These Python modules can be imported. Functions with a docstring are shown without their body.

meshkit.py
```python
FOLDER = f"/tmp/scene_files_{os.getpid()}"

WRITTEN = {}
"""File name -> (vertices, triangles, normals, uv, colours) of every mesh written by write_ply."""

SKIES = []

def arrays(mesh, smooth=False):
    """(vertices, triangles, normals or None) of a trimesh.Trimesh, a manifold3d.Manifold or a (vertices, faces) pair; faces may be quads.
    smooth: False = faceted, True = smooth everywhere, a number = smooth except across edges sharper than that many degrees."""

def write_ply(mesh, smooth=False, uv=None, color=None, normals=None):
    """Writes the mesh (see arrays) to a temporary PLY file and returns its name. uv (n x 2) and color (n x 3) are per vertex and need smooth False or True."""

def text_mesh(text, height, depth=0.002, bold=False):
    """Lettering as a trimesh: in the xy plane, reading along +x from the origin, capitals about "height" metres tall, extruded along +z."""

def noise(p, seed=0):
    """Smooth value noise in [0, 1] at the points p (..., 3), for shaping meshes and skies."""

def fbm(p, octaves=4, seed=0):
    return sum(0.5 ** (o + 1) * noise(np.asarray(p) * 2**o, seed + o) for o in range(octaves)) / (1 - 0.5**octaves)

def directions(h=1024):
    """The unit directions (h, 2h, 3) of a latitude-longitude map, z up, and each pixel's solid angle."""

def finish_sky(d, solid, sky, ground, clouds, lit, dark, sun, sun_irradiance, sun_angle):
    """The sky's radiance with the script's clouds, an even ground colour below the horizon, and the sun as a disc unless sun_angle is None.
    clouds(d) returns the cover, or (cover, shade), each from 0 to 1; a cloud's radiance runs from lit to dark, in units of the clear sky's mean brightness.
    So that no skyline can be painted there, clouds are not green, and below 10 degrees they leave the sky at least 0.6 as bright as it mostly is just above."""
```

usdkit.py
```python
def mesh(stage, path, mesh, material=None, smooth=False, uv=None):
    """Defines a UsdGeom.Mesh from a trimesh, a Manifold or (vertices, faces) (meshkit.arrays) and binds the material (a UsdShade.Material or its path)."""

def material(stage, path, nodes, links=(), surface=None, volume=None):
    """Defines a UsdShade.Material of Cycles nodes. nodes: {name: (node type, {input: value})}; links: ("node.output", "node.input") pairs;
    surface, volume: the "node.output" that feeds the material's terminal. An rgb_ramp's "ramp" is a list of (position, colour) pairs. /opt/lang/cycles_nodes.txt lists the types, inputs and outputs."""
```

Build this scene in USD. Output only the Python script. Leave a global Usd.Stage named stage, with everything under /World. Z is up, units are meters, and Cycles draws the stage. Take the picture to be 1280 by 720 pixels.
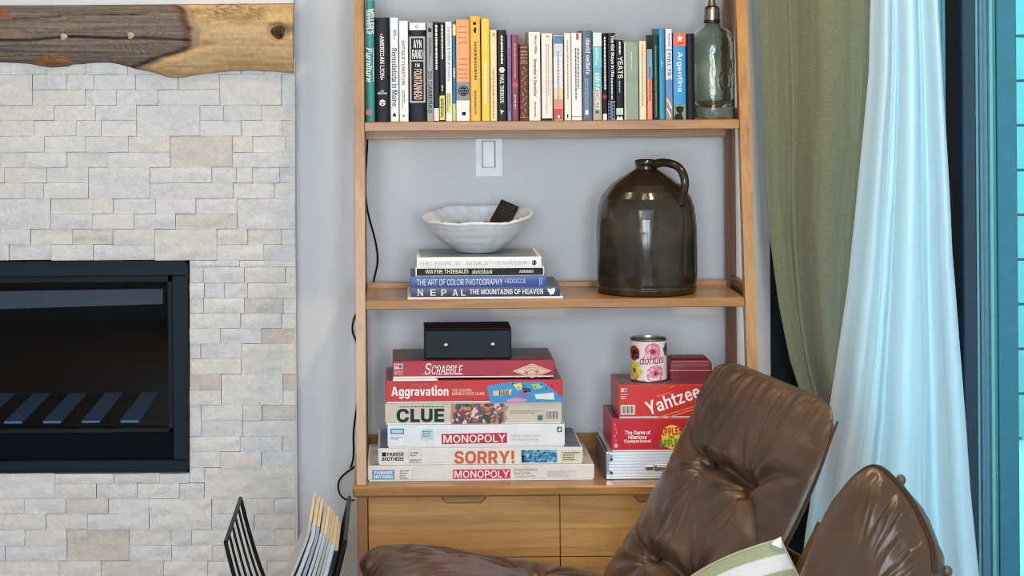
import math, random, glob
import numpy as np, trimesh, shapely, usdkit, meshkit
from shapely import affinity
from shapely.geometry import Polygon, box as sbox, MultiPolygon, Point
from pxr import Usd, UsdGeom, UsdLux, UsdShade, Gf, Sdf, Vt

stage = Usd.Stage.CreateInMemory()
UsdGeom.SetStageUpAxis(stage, UsdGeom.Tokens.z)
UsdGeom.SetStageMetersPerUnit(stage, 1.0)
UsdGeom.Xform.Define(stage, '/World')
UsdGeom.Scope.Define(stage, '/World/Looks')
rng = np.random.default_rng(7)

# ------------------------------------------------------------------ camera
F, CX, CY, ROLL, CAMZ = 2600.0, 490.0, 65.0, 0.0075, 1.45      # focal length and principal point in pixels of 1280 x 720
cr, sr = math.cos(ROLL), math.sin(ROLL)
RIGHT, UP, FWD = np.array([cr, 0, -sr]), np.array([sr, 0, cr]), np.array([0, 1.0, 0])
CAM = np.array([0, 0, CAMZ])
cam = UsdGeom.Camera.Define(stage, '/World/camera')
cam.CreateHorizontalApertureAttr(36.0)
cam.CreateFocalLengthAttr(36.0 * F / 1280)
cam.CreateHorizontalApertureOffsetAttr((640 - CX) * 36.0 / 1280)
cam.CreateVerticalApertureOffsetAttr(-(360 - CY) * 36.0 / 1280)
cam.CreateClippingRangeAttr((0.05, 200.0))
cam.CreateExposureAttr(-0.12)
cam.AddTransformOp().Set(Gf.Matrix4d(*RIGHT, 0, *UP, 0, *(-FWD), 0, *CAM, 1))

# ------------------------------------------------------------------ light
def rect_light(name, pos, target, w, h, color, power):
    l = UsdLux.RectLight.Define(stage, '/World/' + name)
    l.CreateWidthAttr(w); l.CreateHeightAttr(h); l.CreateColorAttr(Gf.Vec3f(*color)); l.CreateIntensityAttr(power)
    z = np.array(pos, float) - np.array(target, float); z /= np.linalg.norm(z)
    x = np.cross([0, 0, 1.0], z); x /= np.linalg.norm(x); y = np.cross(z, x)
    l.AddTransformOp().Set(Gf.Matrix4d(*x, 0, *y, 0, *z, 0, *map(float, pos), 1))
    return l
def disk_light(name, pos, r, color, power):
    l = UsdLux.DiskLight.Define(stage, '/World/' + name)
    l.CreateRadiusAttr(r); l.CreateColorAttr(Gf.Vec3f(*color)); l.CreateIntensityAttr(power)
    l.AddTranslateOp().Set(Gf.Vec3d(*pos))
    return l
sky = UsdLux.DomeLight.Define(stage, '/World/sky')              # overcast daylight outside the glass door
sky.CreateColorAttr(Gf.Vec3f(0.34, 0.80, 1.0)); sky.CreateIntensityAttr(2.1)
rect_light('window_light', (-0.55, -0.9, 1.55), (-0.2, 5, 1.1), 1.0, 1.5, (0.79, 0.90, 1.0), 22.0)      # the windows of the room behind the viewer
rect_light('window_light_far', (0.75, -0.9, 1.55), (0.3, 5, 1.1), 0.8, 1.5, (0.79, 0.90, 1.0), 22.0)
disk_light('ceiling_lamp_light', (-0.42, 4.62, 2.52), 0.07, (1.0, 0.74, 0.47), 110.0)                      # warm recessed ceiling lamps
disk_light('ceiling_lamp_light_far', (0.80, 3.95, 2.52), 0.08, (1.0, 0.70, 0.40), 290.0)

# ------------------------------------------------------------------ helpers
def V(px, py, Y):
    """The point at depth Y that the photograph shows at pixel (px, py)."""
    return CAM + Y * ((px - CX) / F * RIGHT + (CY - py) / F * UP + FWD)
def RW(x0, y0, x1, y1, Y):
    """World rectangle X0, X1, Z0, Z1 on the plane at depth Y that fills the pixel rectangle."""
    c = V((x0 + x1) / 2, (y0 + y1) / 2, Y); s = Y / F
    w, h = abs(x1 - x0) * s / 2, abs(y1 - y0) * s / 2
    return c[0] - w, c[0] + w, c[2] - h, c[2] + h
names = {}
def numbered(path):
    n = names.get(path, -1) + 1
    names[path] = n
    return path if n == 0 else f'{path}_{n:03d}'
LOC = {}
def meta(p, label=None, cat=None, group=None, kind=None):
    for k, v in (('label', label), ('category', cat), ('group', group), ('kind', kind)):
        if v: p.SetCustomDataByKey(k, v)
    return p
def thing(name, label, cat, loc=(0, 0, 0), group=None, kind=None):
    x = UsdGeom.Xform.Define(stage, numbered('/World/' + name))
    x.AddTranslateOp().Set(Gf.Vec3d(*map(float, loc)))
    p = x.GetPrim(); LOC[p.GetPath()] = np.array(loc, float)
    return meta(p, label, cat, group, kind)
def struct(name, loc=(0, 0, 0)):
    return thing(name, None, None, loc, kind='structure')
def obj(name, mesh, mat, parent=None, smooth=False, col=None, label=None, kind=None, **top):
    """One Mesh prim (vertices in world metres) under parent, or under /World."""
    base = '/World' if parent is None else str(parent.GetPath())
    off = np.zeros(3) if parent is None else LOC[parent.GetPath()]
    v, f, n = meshkit.arrays(mesh, smooth)
    tm = (v - off, f)
    path = numbered(base + '/' + name)
    m = UsdGeom.Mesh.Define(stage, path)
    m.CreatePointsAttr(Vt.Vec3fArray.FromNumpy(tm[0].astype(np.float32)))
    m.CreateFaceVertexCountsAttr(Vt.IntArray.FromNumpy(np.full(len(f), 3, np.int32)))
    m.CreateFaceVertexIndicesAttr(Vt.IntArray.FromNumpy(f.astype(np.int32).ravel()))
    m.CreateSubdivisionSchemeAttr('none')
    if n is not None:
        m.CreateNormalsAttr(Vt.Vec3fArray.FromNumpy(n.astype(np.float32))); m.SetNormalsInterpolation('vertex')
    if col is not None:
        UsdGeom.PrimvarsAPI(m).CreatePrimvar('tint', Sdf.ValueTypeNames.Color3fArray, 'vertex').Set(Vt.Vec3fArray.FromNumpy(np.asarray(col, np.float32)))
    UsdShade.MaterialBindingAPI.Apply(m.GetPrim()).Bind(mat)
    p = m.GetPrim(); LOC[p.GetPath()] = off
    meta(p, label, top.get('cat'), top.get('group'), kind)
    return p

def lin(c):
    c = np.asarray(c, float) / 255
    return np.where(c <= 0.04045, c / 12.92, ((c + 0.055) / 1.055) ** 2.4)
mats = {}
def mat(key, nodes, links, surface='p.BSDF', volume=None):
    if key not in mats:
        mats[key] = usdkit.material(stage, '/World/Looks/' + key, nodes, links, surface=surface, volume=volume)
    return mats[key]
def paint(rgb, rough=0.5, metallic=0.0, vary=0.06, scale=40.0, bump=0.0, bscale=300.0, spec=0.5, coat=0.0, sheen=0.0, name=None):
    """Procedural coloured surface: sRGB colour with a little noise in tone, optional fine relief."""
    key = (name or 'paint') + '_%d_%d_%d_%d_%d_%d' % (*[int(x) for x in rgb], int(rough * 100), int(metallic * 100), int(bump * 1000))
    b = lin(rgb)
    if spec == 0.5 and max(rgb) < 70 and metallic == 0: spec = 0.18
    nodes = {'g': ('geometry', {}), 'n': ('noise_texture', {'scale': scale, 'detail': 4.0}),
             'r': ('rgb_ramp', {'ramp': [(0.3, b * (1 - vary)), (0.7, np.minimum(b * (1 + vary), 1))]}),
             'p': ('principled_bsdf', {'roughness': rough, 'metallic': metallic, 'specular_ior_level': spec, 'coat_weight': coat, 'sheen_weight': sheen, 'coat_roughness': 0.15})}
    links = [('g.position', 'n.vector'), ('n.fac', 'r.fac'), ('r.color', 'p.base_color')]
    if bump:
        nodes |= {'bn': ('noise_texture', {'scale': bscale, 'detail': 3.0}), 'b': ('bump', {'strength': min(1.0, bump * 10), 'distance': bump * 0.01})}
        links += [('g.position', 'bn.vector'), ('bn.fac', 'b.height'), ('b.normal', 'p.normal')]
    return mat(key, nodes, links)
def tinted(key, rough=0.5, bump=0.0, bscale=200.0, nscale=60.0, vary=0.15, spec=0.5):
    """Takes its colour from the mesh's own 'tint' (print, grain, stripes), with noise."""
    nodes = {'a': ('attribute', {'attribute': 'tint'}), 'g': ('geometry', {}), 'n': ('noise_texture', {'scale': nscale, 'detail': 5.0}),
             'r': ('rgb_ramp', {'ramp': [(0.3, (1 - vary,) * 3), (0.7, (1.0,) * 3)]}),
             'x': ('mix_color', {'blend_type': 'multiply', 'fac': 1.0}),
             'p': ('principled_bsdf', {'roughness': rough, 'specular_ior_level': spec})}
    links = [('g.position', 'n.vector'), ('n.fac', 'r.fac'), ('a.color', 'x.a'), ('r.color', 'x.b'), ('x.result', 'p.base_color')]
    if bump:
        nodes |= {'bn': ('noise_texture', {'scale': bscale, 'detail': 4.0}), 'b': ('bump', {'strength': 1.0, 'distance': bump})}
        links += [('g.position', 'bn.vector'), ('bn.fac', 'b.height'), ('b.normal', 'p.normal')]
    return mat(key, nodes, links)
def wood(key, axis, dark, mid, light, rough=0.38, coat=0.25, grain=1.0):
    s = {'x': (1.3, 16, 16), 'y': (16, 1.3, 16), 'z': (16, 16, 1.3)}[axis]
    nodes = {'g': ('geometry', {}), 'm': ('mapping', {'scale': s}), 'n': ('noise_texture', {'scale': 3.2 * grain, 'detail': 7.0, 'roughness': 0.6, 'distortion': 0.9}),
             'm2': ('mapping', {'scale': tuple(4.0 * k if k > 2 else k for k in s)}), 'n2': ('noise_texture', {'scale': 6.0, 'detail': 4.0}),
             'r': ('rgb_ramp', {'ramp': [(0.28, lin(dark)), (0.5, lin(mid)), (0.72, lin(light))]}),
             'r2': ('rgb_ramp', {'ramp': [(0.3, (0.80, 0.78, 0.75)), (0.62, (1, 1, 1))]}),
             'x': ('mix_color', {'blend_type': 'multiply', 'fac': 0.8}),
             'b': ('bump', {'strength': 0.25, 'distance': 0.0006}),
             'p': ('principled_bsdf', {'roughness': rough, 'coat_weight': coat, 'coat_roughness': 0.25})}
    links = [('g.position', 'm.vector'), ('m.vector', 'n.vector'), ('g.position', 'm2.vector'), ('m2.vector', 'n2.vector'), ('n.fac', 'r.fac'), ('n2.fac', 'r2.fac'),
             ('r.color', 'x.a'), ('r2.color', 'x.b'), ('x.result', 'p.base_color'), ('n2.fac', 'b.height'), ('b.normal', 'p.normal')]
    return mat(key, nodes, links)

def bx(x0, x1, y0, y1, z0, z1, bev=0.0):
    """A box, its edges chamfered by bev."""
    if bev <= 0:
        m = trimesh.creation.box((x1 - x0, y1 - y0, z1 - z0)); m.apply_translation(((x0 + x1) / 2, (y0 + y1) / 2, (z0 + z1) / 2)); return m
    pts = []
    for sx in (0, 1):
        for sy in (0, 1):
            for sz in (0, 1):
                X, Y, Z = (x0, x1)[sx], (y0, y1)[sy], (z0, z1)[sz]
                dx, dy, dz = (bev, -bev)[sx], (bev, -bev)[sy], (bev, -bev)[sz]
                pts += [(X, Y + dy, Z + dz), (X + dx, Y, Z + dz), (X + dx, Y + dy, Z)]
    return trimesh.convex.convex_hull(np.array(pts))
def cat(*ms): return trimesh.util.concatenate([m for m in ms])
def hexa(b, t):
    """A convex solid through two lists of points."""
    return trimesh.convex.convex_hull(np.array(list(b) + list(t), float))
def tube(pts, r, n=8, closed=False):
    pts = np.array(pts, float); k = len(pts); rad = np.broadcast_to(r, k)
    tan = np.gradient(pts, axis=0); 
    if closed: tan = (np.roll(pts, -1, 0) - np.roll(pts, 1, 0))
    tan /= np.linalg.norm(tan, axis=1)[:, None] + 1e-12
    ref = np.array([0.13, 0.21, 0.97]) if abs(tan[0][2]) < 0.9 else np.array([0.97, 0.1, 0.2])
    a = np.cross(tan[0], ref); a /= np.linalg.norm(a); rings = []
    for i in range(k):
        a = a - tan[i] * np.dot(a, tan[i]); a /= np.linalg.norm(a); b = np.cross(tan[i], a)
        th = np.linspace(0, 2 * np.pi, n, endpoint=False)
        rings.append(pts[i] + rad[i] * (np.cos(th)[:, None] * a + np.sin(th)[:, None] * b))
    v = np.vstack(rings); f = []
    for i in range(k if closed else k - 1):
        j = (i + 1) % k
        for q in range(n):
            p = (q + 1) % n
            f += [(i * n + q, i * n + p, j * n + p), (i * n + q, j * n + p, j * n + q)]
    if not closed:
        v = np.vstack([v, pts[0], pts[-1]]); c0, c1 = len(v) - 2, len(v) - 1
        for q in range(n):
            p = (q + 1) % n
            f += [(c0, p, q), (c1, (k - 1) * n + q, (k - 1) * n + p)]
    return trimesh.Trimesh(v, f, process=False)
def spline(pts, n):
    from scipy.interpolate import CubicSpline
    pts = np.array(pts, float); t = np.r_[0, np.cumsum(np.linalg.norm(np.diff(pts, axis=0), axis=1))]
    return CubicSpline(t, pts)(np.linspace(0, t[-1], n))
def lathe(profile, c, n=64):
    """profile: (radius, z) from the bottom up, closed at the axis by r = 0; c: axis x, y."""
    pr = np.array(profile, float); th = np.linspace(0, 2 * np.pi, n, endpoint=False)
    v = np.stack([c[0] + pr[:, :1] * np.cos(th), c[1] + pr[:, :1] * np.sin(th), np.broadcast_to(pr[:, 1:], (len(pr), n))], -1).reshape(-1, 3); f = []
    for i in range(len(pr) - 1):
        for q in range(n):
            p = (q + 1) % n
            a, b, d, e = i * n + q, i * n + p, (i + 1) * n + p, (i + 1) * n + q
            if pr[i, 0] > 1e-9: f.append((a, b, d))
            if pr[i + 1, 0] > 1e-9: f.append((a, d, e))
    m = trimesh.Trimesh(v, f, process=False); m.merge_vertices(); m.update_faces(m.nondegenerate_faces()); return m
def gridmesh(P, wrap=False):
    """(rows, cols, 3) points to a mesh."""
    r, c = P.shape[:2]; i = np.arange(r * c).reshape(r, c)
    a, b, d, e = i[:-1, :-1].ravel(), i[:-1, 1:].ravel(), i[1:, 1:].ravel(), i[1:, :-1].ravel()
    return trimesh.Trimesh(P.reshape(-1, 3), np.vstack([np.stack([a, b, d], 1), np.stack([a, d, e], 1)]), process=False)

# flat print: lettering and shapes cut from polygons, laid on a surface
FONT = glob.glob('/opt/blender-*/*/datafiles/fonts/Inter.woff2')[0]
glyph_cache = {}
def glyphs(text, weight=500, serif=False, size=64, slant=0.0):
    key = (text, weight, serif, size, slant)
    if key in glyph_cache: return glyph_cache[key]
    from PIL import Image, ImageDraw, ImageFont
    font = ImageFont.truetype(FONT, size); font.set_variation_by_axes([20, weight])
    x0, y0, x1, y1 = font.getbbox(text, anchor='ls')
    pad = 8; im = Image.new('L', (x1 - x0 + 2 * pad, y1 - y0 + 2 * pad))
    ImageDraw.Draw(im).text((pad - x0, pad - y0), text, 255, font, anchor='ls')
    on = np.asarray(im) > 127
    if serif:                                                          # feet on the strokes at the base line, capital and lower-case heights
        s, base = max(2, round(size * 0.035)), pad - y0
        ext = on.copy(); reach = max(2, round(size * 0.055))
        for hgt in (0.0, 0.545, 0.727):
            r0 = base - round(size * hgt)
            rows = slice(r0 - s, r0) if hgt == 0 else slice(r0, r0 + s)
            strip = on[rows]; wide = strip.copy()
            runs = np.diff(np.pad(strip.astype(np.int8), ((0, 0), (1, 1))), axis=1)
            for y in range(strip.shape[0]):
                for a, b in zip(np.nonzero(runs[y] == 1)[0], np.nonzero(runs[y] == -1)[0]):
                    if b - a < size * 0.2: wide[y, max(0, a - reach):b + reach] = True
            ext[rows] |= wide
        on = ext
    on = np.pad(on, ((0, 0), (1, 1))).astype(np.int8); d = np.diff(on, axis=1)
    rows, st = np.nonzero(d == 1); en = np.nonzero(d == -1)[1]
    g = shapely.union_all(shapely.box(st, -rows - 1, en, -rows)).buffer(0.6).buffer(-0.6).simplify(0.75)
    if slant: g = affinity.skew(g, xs=slant)
    a, b, c, e = g.bounds
    g = affinity.scale(affinity.translate(g, -a, -b), 1 / (c - a), 1 / (e - b), origin=(0, 0))   # unit box
    glyph_cache[key] = g
    return g
def tri2d(g):
    vs, fs, k = [], [], 0
    for p in getattr(g, 'geoms', [g]):
        if p.geom_type != 'Polygon' or p.area < 1e-12: continue
        v, f = trimesh.creation.triangulate_polygon(p, engine='earcut')
        vs.append(v); fs.append(f + k); k += len(v)
    return np.vstack(vs), np.vstack(fs)
LIFT = 0.0004
SHIFT = [0.0]                                                       # moves print down (pixels) with the thing that carries it
def decal(name, g, Y, m, parent, lift=1, label=None):
    """Polygon g in pixel coordinates printed on the front plane at depth Y."""
    if isinstance(g, (list, tuple)) and not isinstance(g, MultiPolygon): g = Polygon(g) if np.ndim(g[0]) == 1 else shapely.union_all([Polygon(q) for q in g])
    v, f = tri2d(g); v = v + [0, SHIFT[0]]; g = affinity.translate(g, 0, SHIFT[0])
    c = np.array([*g.centroid.coords[0]]); C = V(c[0], c[1], Y); s = Y / F
    P = np.stack([C[0] + (v[:, 0] - c[0]) * s, np.full(len(v), Y - lift * LIFT), C[2] - (v[:, 1] - c[1]) * s], 1)
    n = np.cross(P[f[:, 1]] - P[f[:, 0]], P[f[:, 2]] - P[f[:, 0]])
    f = np.where((n[:, 1] > 0)[:, None], f[:, ::-1], f)
    return obj(name, (P, f), m, parent, label=label)
def unit_to(g, x0, y0, x1, y1, rot=0):
    """Unit-box glyphs into a pixel rectangle; rot=90: reads from top to bottom; else degrees counter-clockwise about the centre."""
    if rot == 90:
        return affinity.affine_transform(g, [0, (x1 - x0), (y1 - y0), 0, x0, y0])
    h = affinity.affine_transform(g, [(x1 - x0), 0, 0, -(y1 - y0), x0, y1])
    return affinity.rotate(h, -rot, origin=((x0 + x1) / 2, (y0 + y1) / 2)) if rot else h
def T(parent, text, rect, Y, m, rot=0, name='lettering', lift=1, **k):
    return decal(name, unit_to(glyphs(text, **k), *rect, rot=rot), Y, m, parent, lift)
def dashes(x0, y0, x1, y1, seed, rows=1, vert=False):
    """Print too small to read: broken lines."""
    q = np.random.default_rng(seed); out = []
    h = (y1 - y0) / rows if not vert else (x1 - x0) / rows
    for r in range(rows):
        a, b = (x0, x1) if not vert else (y0, y1); t = a
        e = b if r == 0 else a + (b - a) * q.uniform(0.6, 1)
        while t < e:
            w = q.uniform(1.5, 5); s0, s1 = t, min(t + w, e)
            lo = (y0 if not vert else x0) + r * h + h * 0.22; hi = lo + h * 0.5
            out.append(sbox(s0, lo, s1, hi) if not vert else sbox(lo, s0, hi, s1)); t += w + 0.8
    return shapely.union_all(out)
def rest(x, y1, Y, z):
    """Sets SHIFT so that print measured on a thing whose foot shows at (x, y1) follows the thing to its resting height z."""
    C = V(x, y1, Y); SHIFT[0] = (C[2] - z) / (Y / F)
def R(x0, y0, x1, y1): return sbox(x0, y0, x1, y1)

WHITE, INK = paint((238, 238, 232), 0.5), paint((22, 22, 24), 0.5)

# ------------------------------------------------------------------ the room
WY, BY = 5.03, 4.95                                                # back wall, fireplace breast
WALL = paint((216, 218, 220), 0.75, vary=0.02, scale=3, bump=0.06, bscale=140, name='plaster')
BLACKF = paint((14, 16, 18), 0.45, name='black_metal')
def single(name, mesh, m, **k):
    p = obj(name, mesh, m, **k); return meta(p, kind='structure')
DX0, DX1, DZ1 = V(962, 300, WY)[0], 2.05, 2.25                      # glass door opening in the back wall
breast_x = V(369.3, 300, BY)[0]
single('floor', bx(-2.6, 2.6, -1.4, 5.2, -0.06, 0.0), wood('floor_boards', 'x', (120, 84, 52), (150, 108, 70), (172, 130, 88), 0.4))
single('ceiling', bx(-2.6, 2.6, -1.4, 5.2, 2.6, 2.66), paint((228, 226, 222), 0.8, name='ceiling_paint'))
wb = struct('wall_back')
obj('plaster', cat(bx(breast_x - 0.05, DX0, WY, WY + 0.12, 0, 2.6), bx(DX0, DX1, WY, WY + 0.12, DZ1, 2.6), bx(DX1, 2.6, WY, WY + 0.12, 0, 2.6)), WALL, wb)
single('wall_right', bx(2.6, 2.72, -1.4, 5.15, 0, 2.6), WALL)
single('wall_left', bx(-2.72, -2.6, -1.4, 5.15, 0, 2.6), WALL)
single('wall_front', bx(-2.6, 2.6, -1.52, -1.4, 0, 2.6), WALL)
single('baseboard_back', bx(breast_x, -0.11, WY - 0.014, WY, 0.0, 0.09, 0.003), paint((226, 226, 224), 0.5))

# ---- fireplace wall: plaster body, stone cladding, piece by piece
wf = struct('wall_fireplace')
SY = BY + 0.022                                                     # back plane of the stones
zm0, zm1 = V(185, 80, BY)[2], V(185, 5.6, BY)[2]
FX0, FX1, FZ0, FZ1 = RW(-190, 326, 236.8, 590, BY)                  # hole for the fire
xl = -2.6
obj('plaster', cat(bx(xl, breast_x, BY, WY + 0.1, zm1, 2.6), bx(breast_x - 0.012, breast_x, BY - 0.0005, WY + 0.1, 0.0, V(369, 90, BY)[2]),
                   bx(xl, FX0, SY, WY + 0.1, 0, zm1), bx(FX1, breast_x - 0.012, SY, WY + 0.1, 0, zm1), bx(FX0, FX1, SY, WY + 0.1, FZ1, zm1), bx(FX0, FX1, SY, WY + 0.1, 0, FZ0)), WALL, wf)
ST = []                                                             # stones: pixel x0, x1, y0, y1
rows = [73.5, 93, 112, 131.5, 150.5, 170, 190, 209, 228.5, 248, 267, 286, 305.5, 325]
rowsR = [325, 333.5, 353, 372, 391, 410, 429, 448, 467.5, 487, 506, 525, 545, 564, 584, 603]
rowsB = [591, 603.5, 622.5, 641.5, 661, 681, 700.5, 720, 739, 758, 777]
def row(r, k, xs, span=1):
    for a, b in zip(xs[:-1], xs[1:]):
        ST.append((a, b, r[k], r[k + span]))
def S(r, k, *pairs, span=1):
    for a, b in pairs: ST.append((a, b, r[k], r[k + span]))
E_ = 369.3
row(rows, 0, [0, 58, 108, 160, 230, 302, 330, E_])
S(rows, 1, (0, 41), (275, 352), (352, E_), span=2)
row(rows, 1, [41, 84, 118, 170, 223, 275]); row(rows, 2, [41, 107, 146, 198, 275])
row(rows, 3, [0, 68, 120, 171]); S(rows, 3, (171, 250), span=2); row(rows, 3, [250, 280, 327, E_])
row(rows, 4, [0, 43, 96, 127, 171]); row(rows, 4, [250, 302, 353, E_])
row(rows, 5, [0, 56, 108, 161, 213]); S(rows, 5, (213, 291), span=2); row(rows, 5, [291, 316, 357, E_])
row(rows, 6, [0, 32, 84, 135, 213]); S(rows, 6, (291, E_))
row(rows, 7, [0, 6, 59, 111]); S(rows, 7, (111, 188), span=2); row(rows, 7, [188, 265, 296, 316, 350, E_])
row(rows, 8, [0, 32, 55, 111]); row(rows, 8, [188, 292, 343, E_])
S(rows, 9, (0, 64), (297, E_), span=2); row(rows, 9, [64, 142, 195, 245, 297]); row(rows, 10, [64, 116, 168, 220, 297])
row(rows, 11, [0, 39, 91, 142, 194]); S(rows, 11, (194, 271.5), span=2); row(rows, 11, [271.5, 310, 352, E_])
row(rows, 12, [0, 12, 65, 117, 194]); row(rows, 12, [271.5, 330, E_])
fr = 237.2
row(rowsR, 0, [fr, 300, E_]); row(rowsR, 1, [fr, 255, 306, 357, E_]); row(rowsR, 2, [fr, 256, 281, 310, E_]); row(rowsR, 3, [fr, 255, 306, 354, E_])
row(rowsR, 4, [fr, 301, 352, E_]); row(rowsR, 5, [fr, 276, 327, E_]); row(rowsR, 6, [fr, 251, 302]); S(rowsR, 6, (302, E_), span=2); row(rowsR, 7, [fr, 302])
row(rowsR, 8, [fr, 277]); S(rowsR, 8, (277, 354), span=2); S(rowsR, 8, (354, E_)); S(rowsR, 9, (fr, 277), (354, E_))
S(rowsR, 10, (fr, 252), span=2); row(rowsR, 10, [252, 304, 328, E_]); row(rowsR, 11, [252, 304, E_])
row(rowsR, 12, [fr, 301, 353, E_]); row(rowsR, 13, [fr, 276, 327, E_]); S(rowsR, 14, (fr, 256))
ST += [(256, E_, 584, 622.5)]
S(rowsB, 0, (0, 69), span=2); row(rowsB, 0, [69, 143, 200, fr]); row(rowsB, 1, [69, 121, 172, 225, 256])
row(rowsB, 2, [0, 31, 83, 136, 187]); S(rowsB, 2, (187, 265), span=2); row(rowsB, 2, [265, 308, 343, E_])
row(rowsB, 3, [0, 6, 58, 110, 187]); row(rowsB, 3, [265, 318, E_])
row(rowsB, 4, [0, 32, 84]); S(rowsB, 4, (84, 162), span=2); row(rowsB, 4, [162, 214, 240, 292, 344, E_])
row(rowsB, 5, [0, 7, 84]); row(rowsB, 5, [162, 215, 266, 319, E_])
row(rowsB, 6, [0, 75, 127, 205, 260, 334, E_]); row(rowsB, 7, [0, 52, 104, 182, 234, 286, E_]); row(rowsB, 8, [0, 78, 130, 182, 260, 312, E_])
q = np.random.default_rng(3)
for r, ks in ((rows, range(13)), (rowsB, range(9))):                # to the left of the frame the courses go on a little
    for k in ks:
        a = -190 + q.uniform(0, 15); cuts = [-190]
        while cuts[-1] < -60: cuts.append(cuts[-1] + q.choice([52, 66, 78]))
        row(r, k, [c for c in cuts if c < -25] + [0])
def stone_mat(i, a, b, c):
    nodes = {'g': ('geometry', {}), 'n': ('noise_texture', {'scale': 52.0, 'detail': 8.0, 'roughness': 0.68, 'distortion': 1.2}),
             'r': ('rgb_ramp', {'ramp': [(0.25, lin(a)), (0.5, lin(b)), (0.75, lin(c))]}),
             'bn': ('noise_texture', {'scale': 62.0, 'detail': 9.0, 'roughness': 0.72, 'distortion': 0.3}),
             'b': ('bump', {'strength': 0.85, 'distance': 0.0075}), 'p': ('principled_bsdf', {'roughness': 0.62, 'specular_ior_level': 0.4})}
    return mat('split_stone_%d' % i, nodes, [('g.position', 'n.vector'), ('n.fac', 'r.fac'), ('r.color', 'p.base_color'), ('g.position', 'bn.vector'), ('bn.fac', 'b.height'), ('b.normal', 'p.normal')])
STONES = [stone_mat(0, (212, 213, 212), (230, 230, 228), (240, 240, 237)), stone_mat(1, (204, 206, 207), (224, 226, 227), (237, 238, 238)), stone_mat(2, (210, 208, 202), (228, 226, 220), (238, 236, 231)),
          stone_mat(3, (200, 197, 190), (217, 214, 207), (230, 227, 221)), stone_mat(4, (194, 186, 176), (213, 205, 195), (228, 221, 212))]
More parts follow.
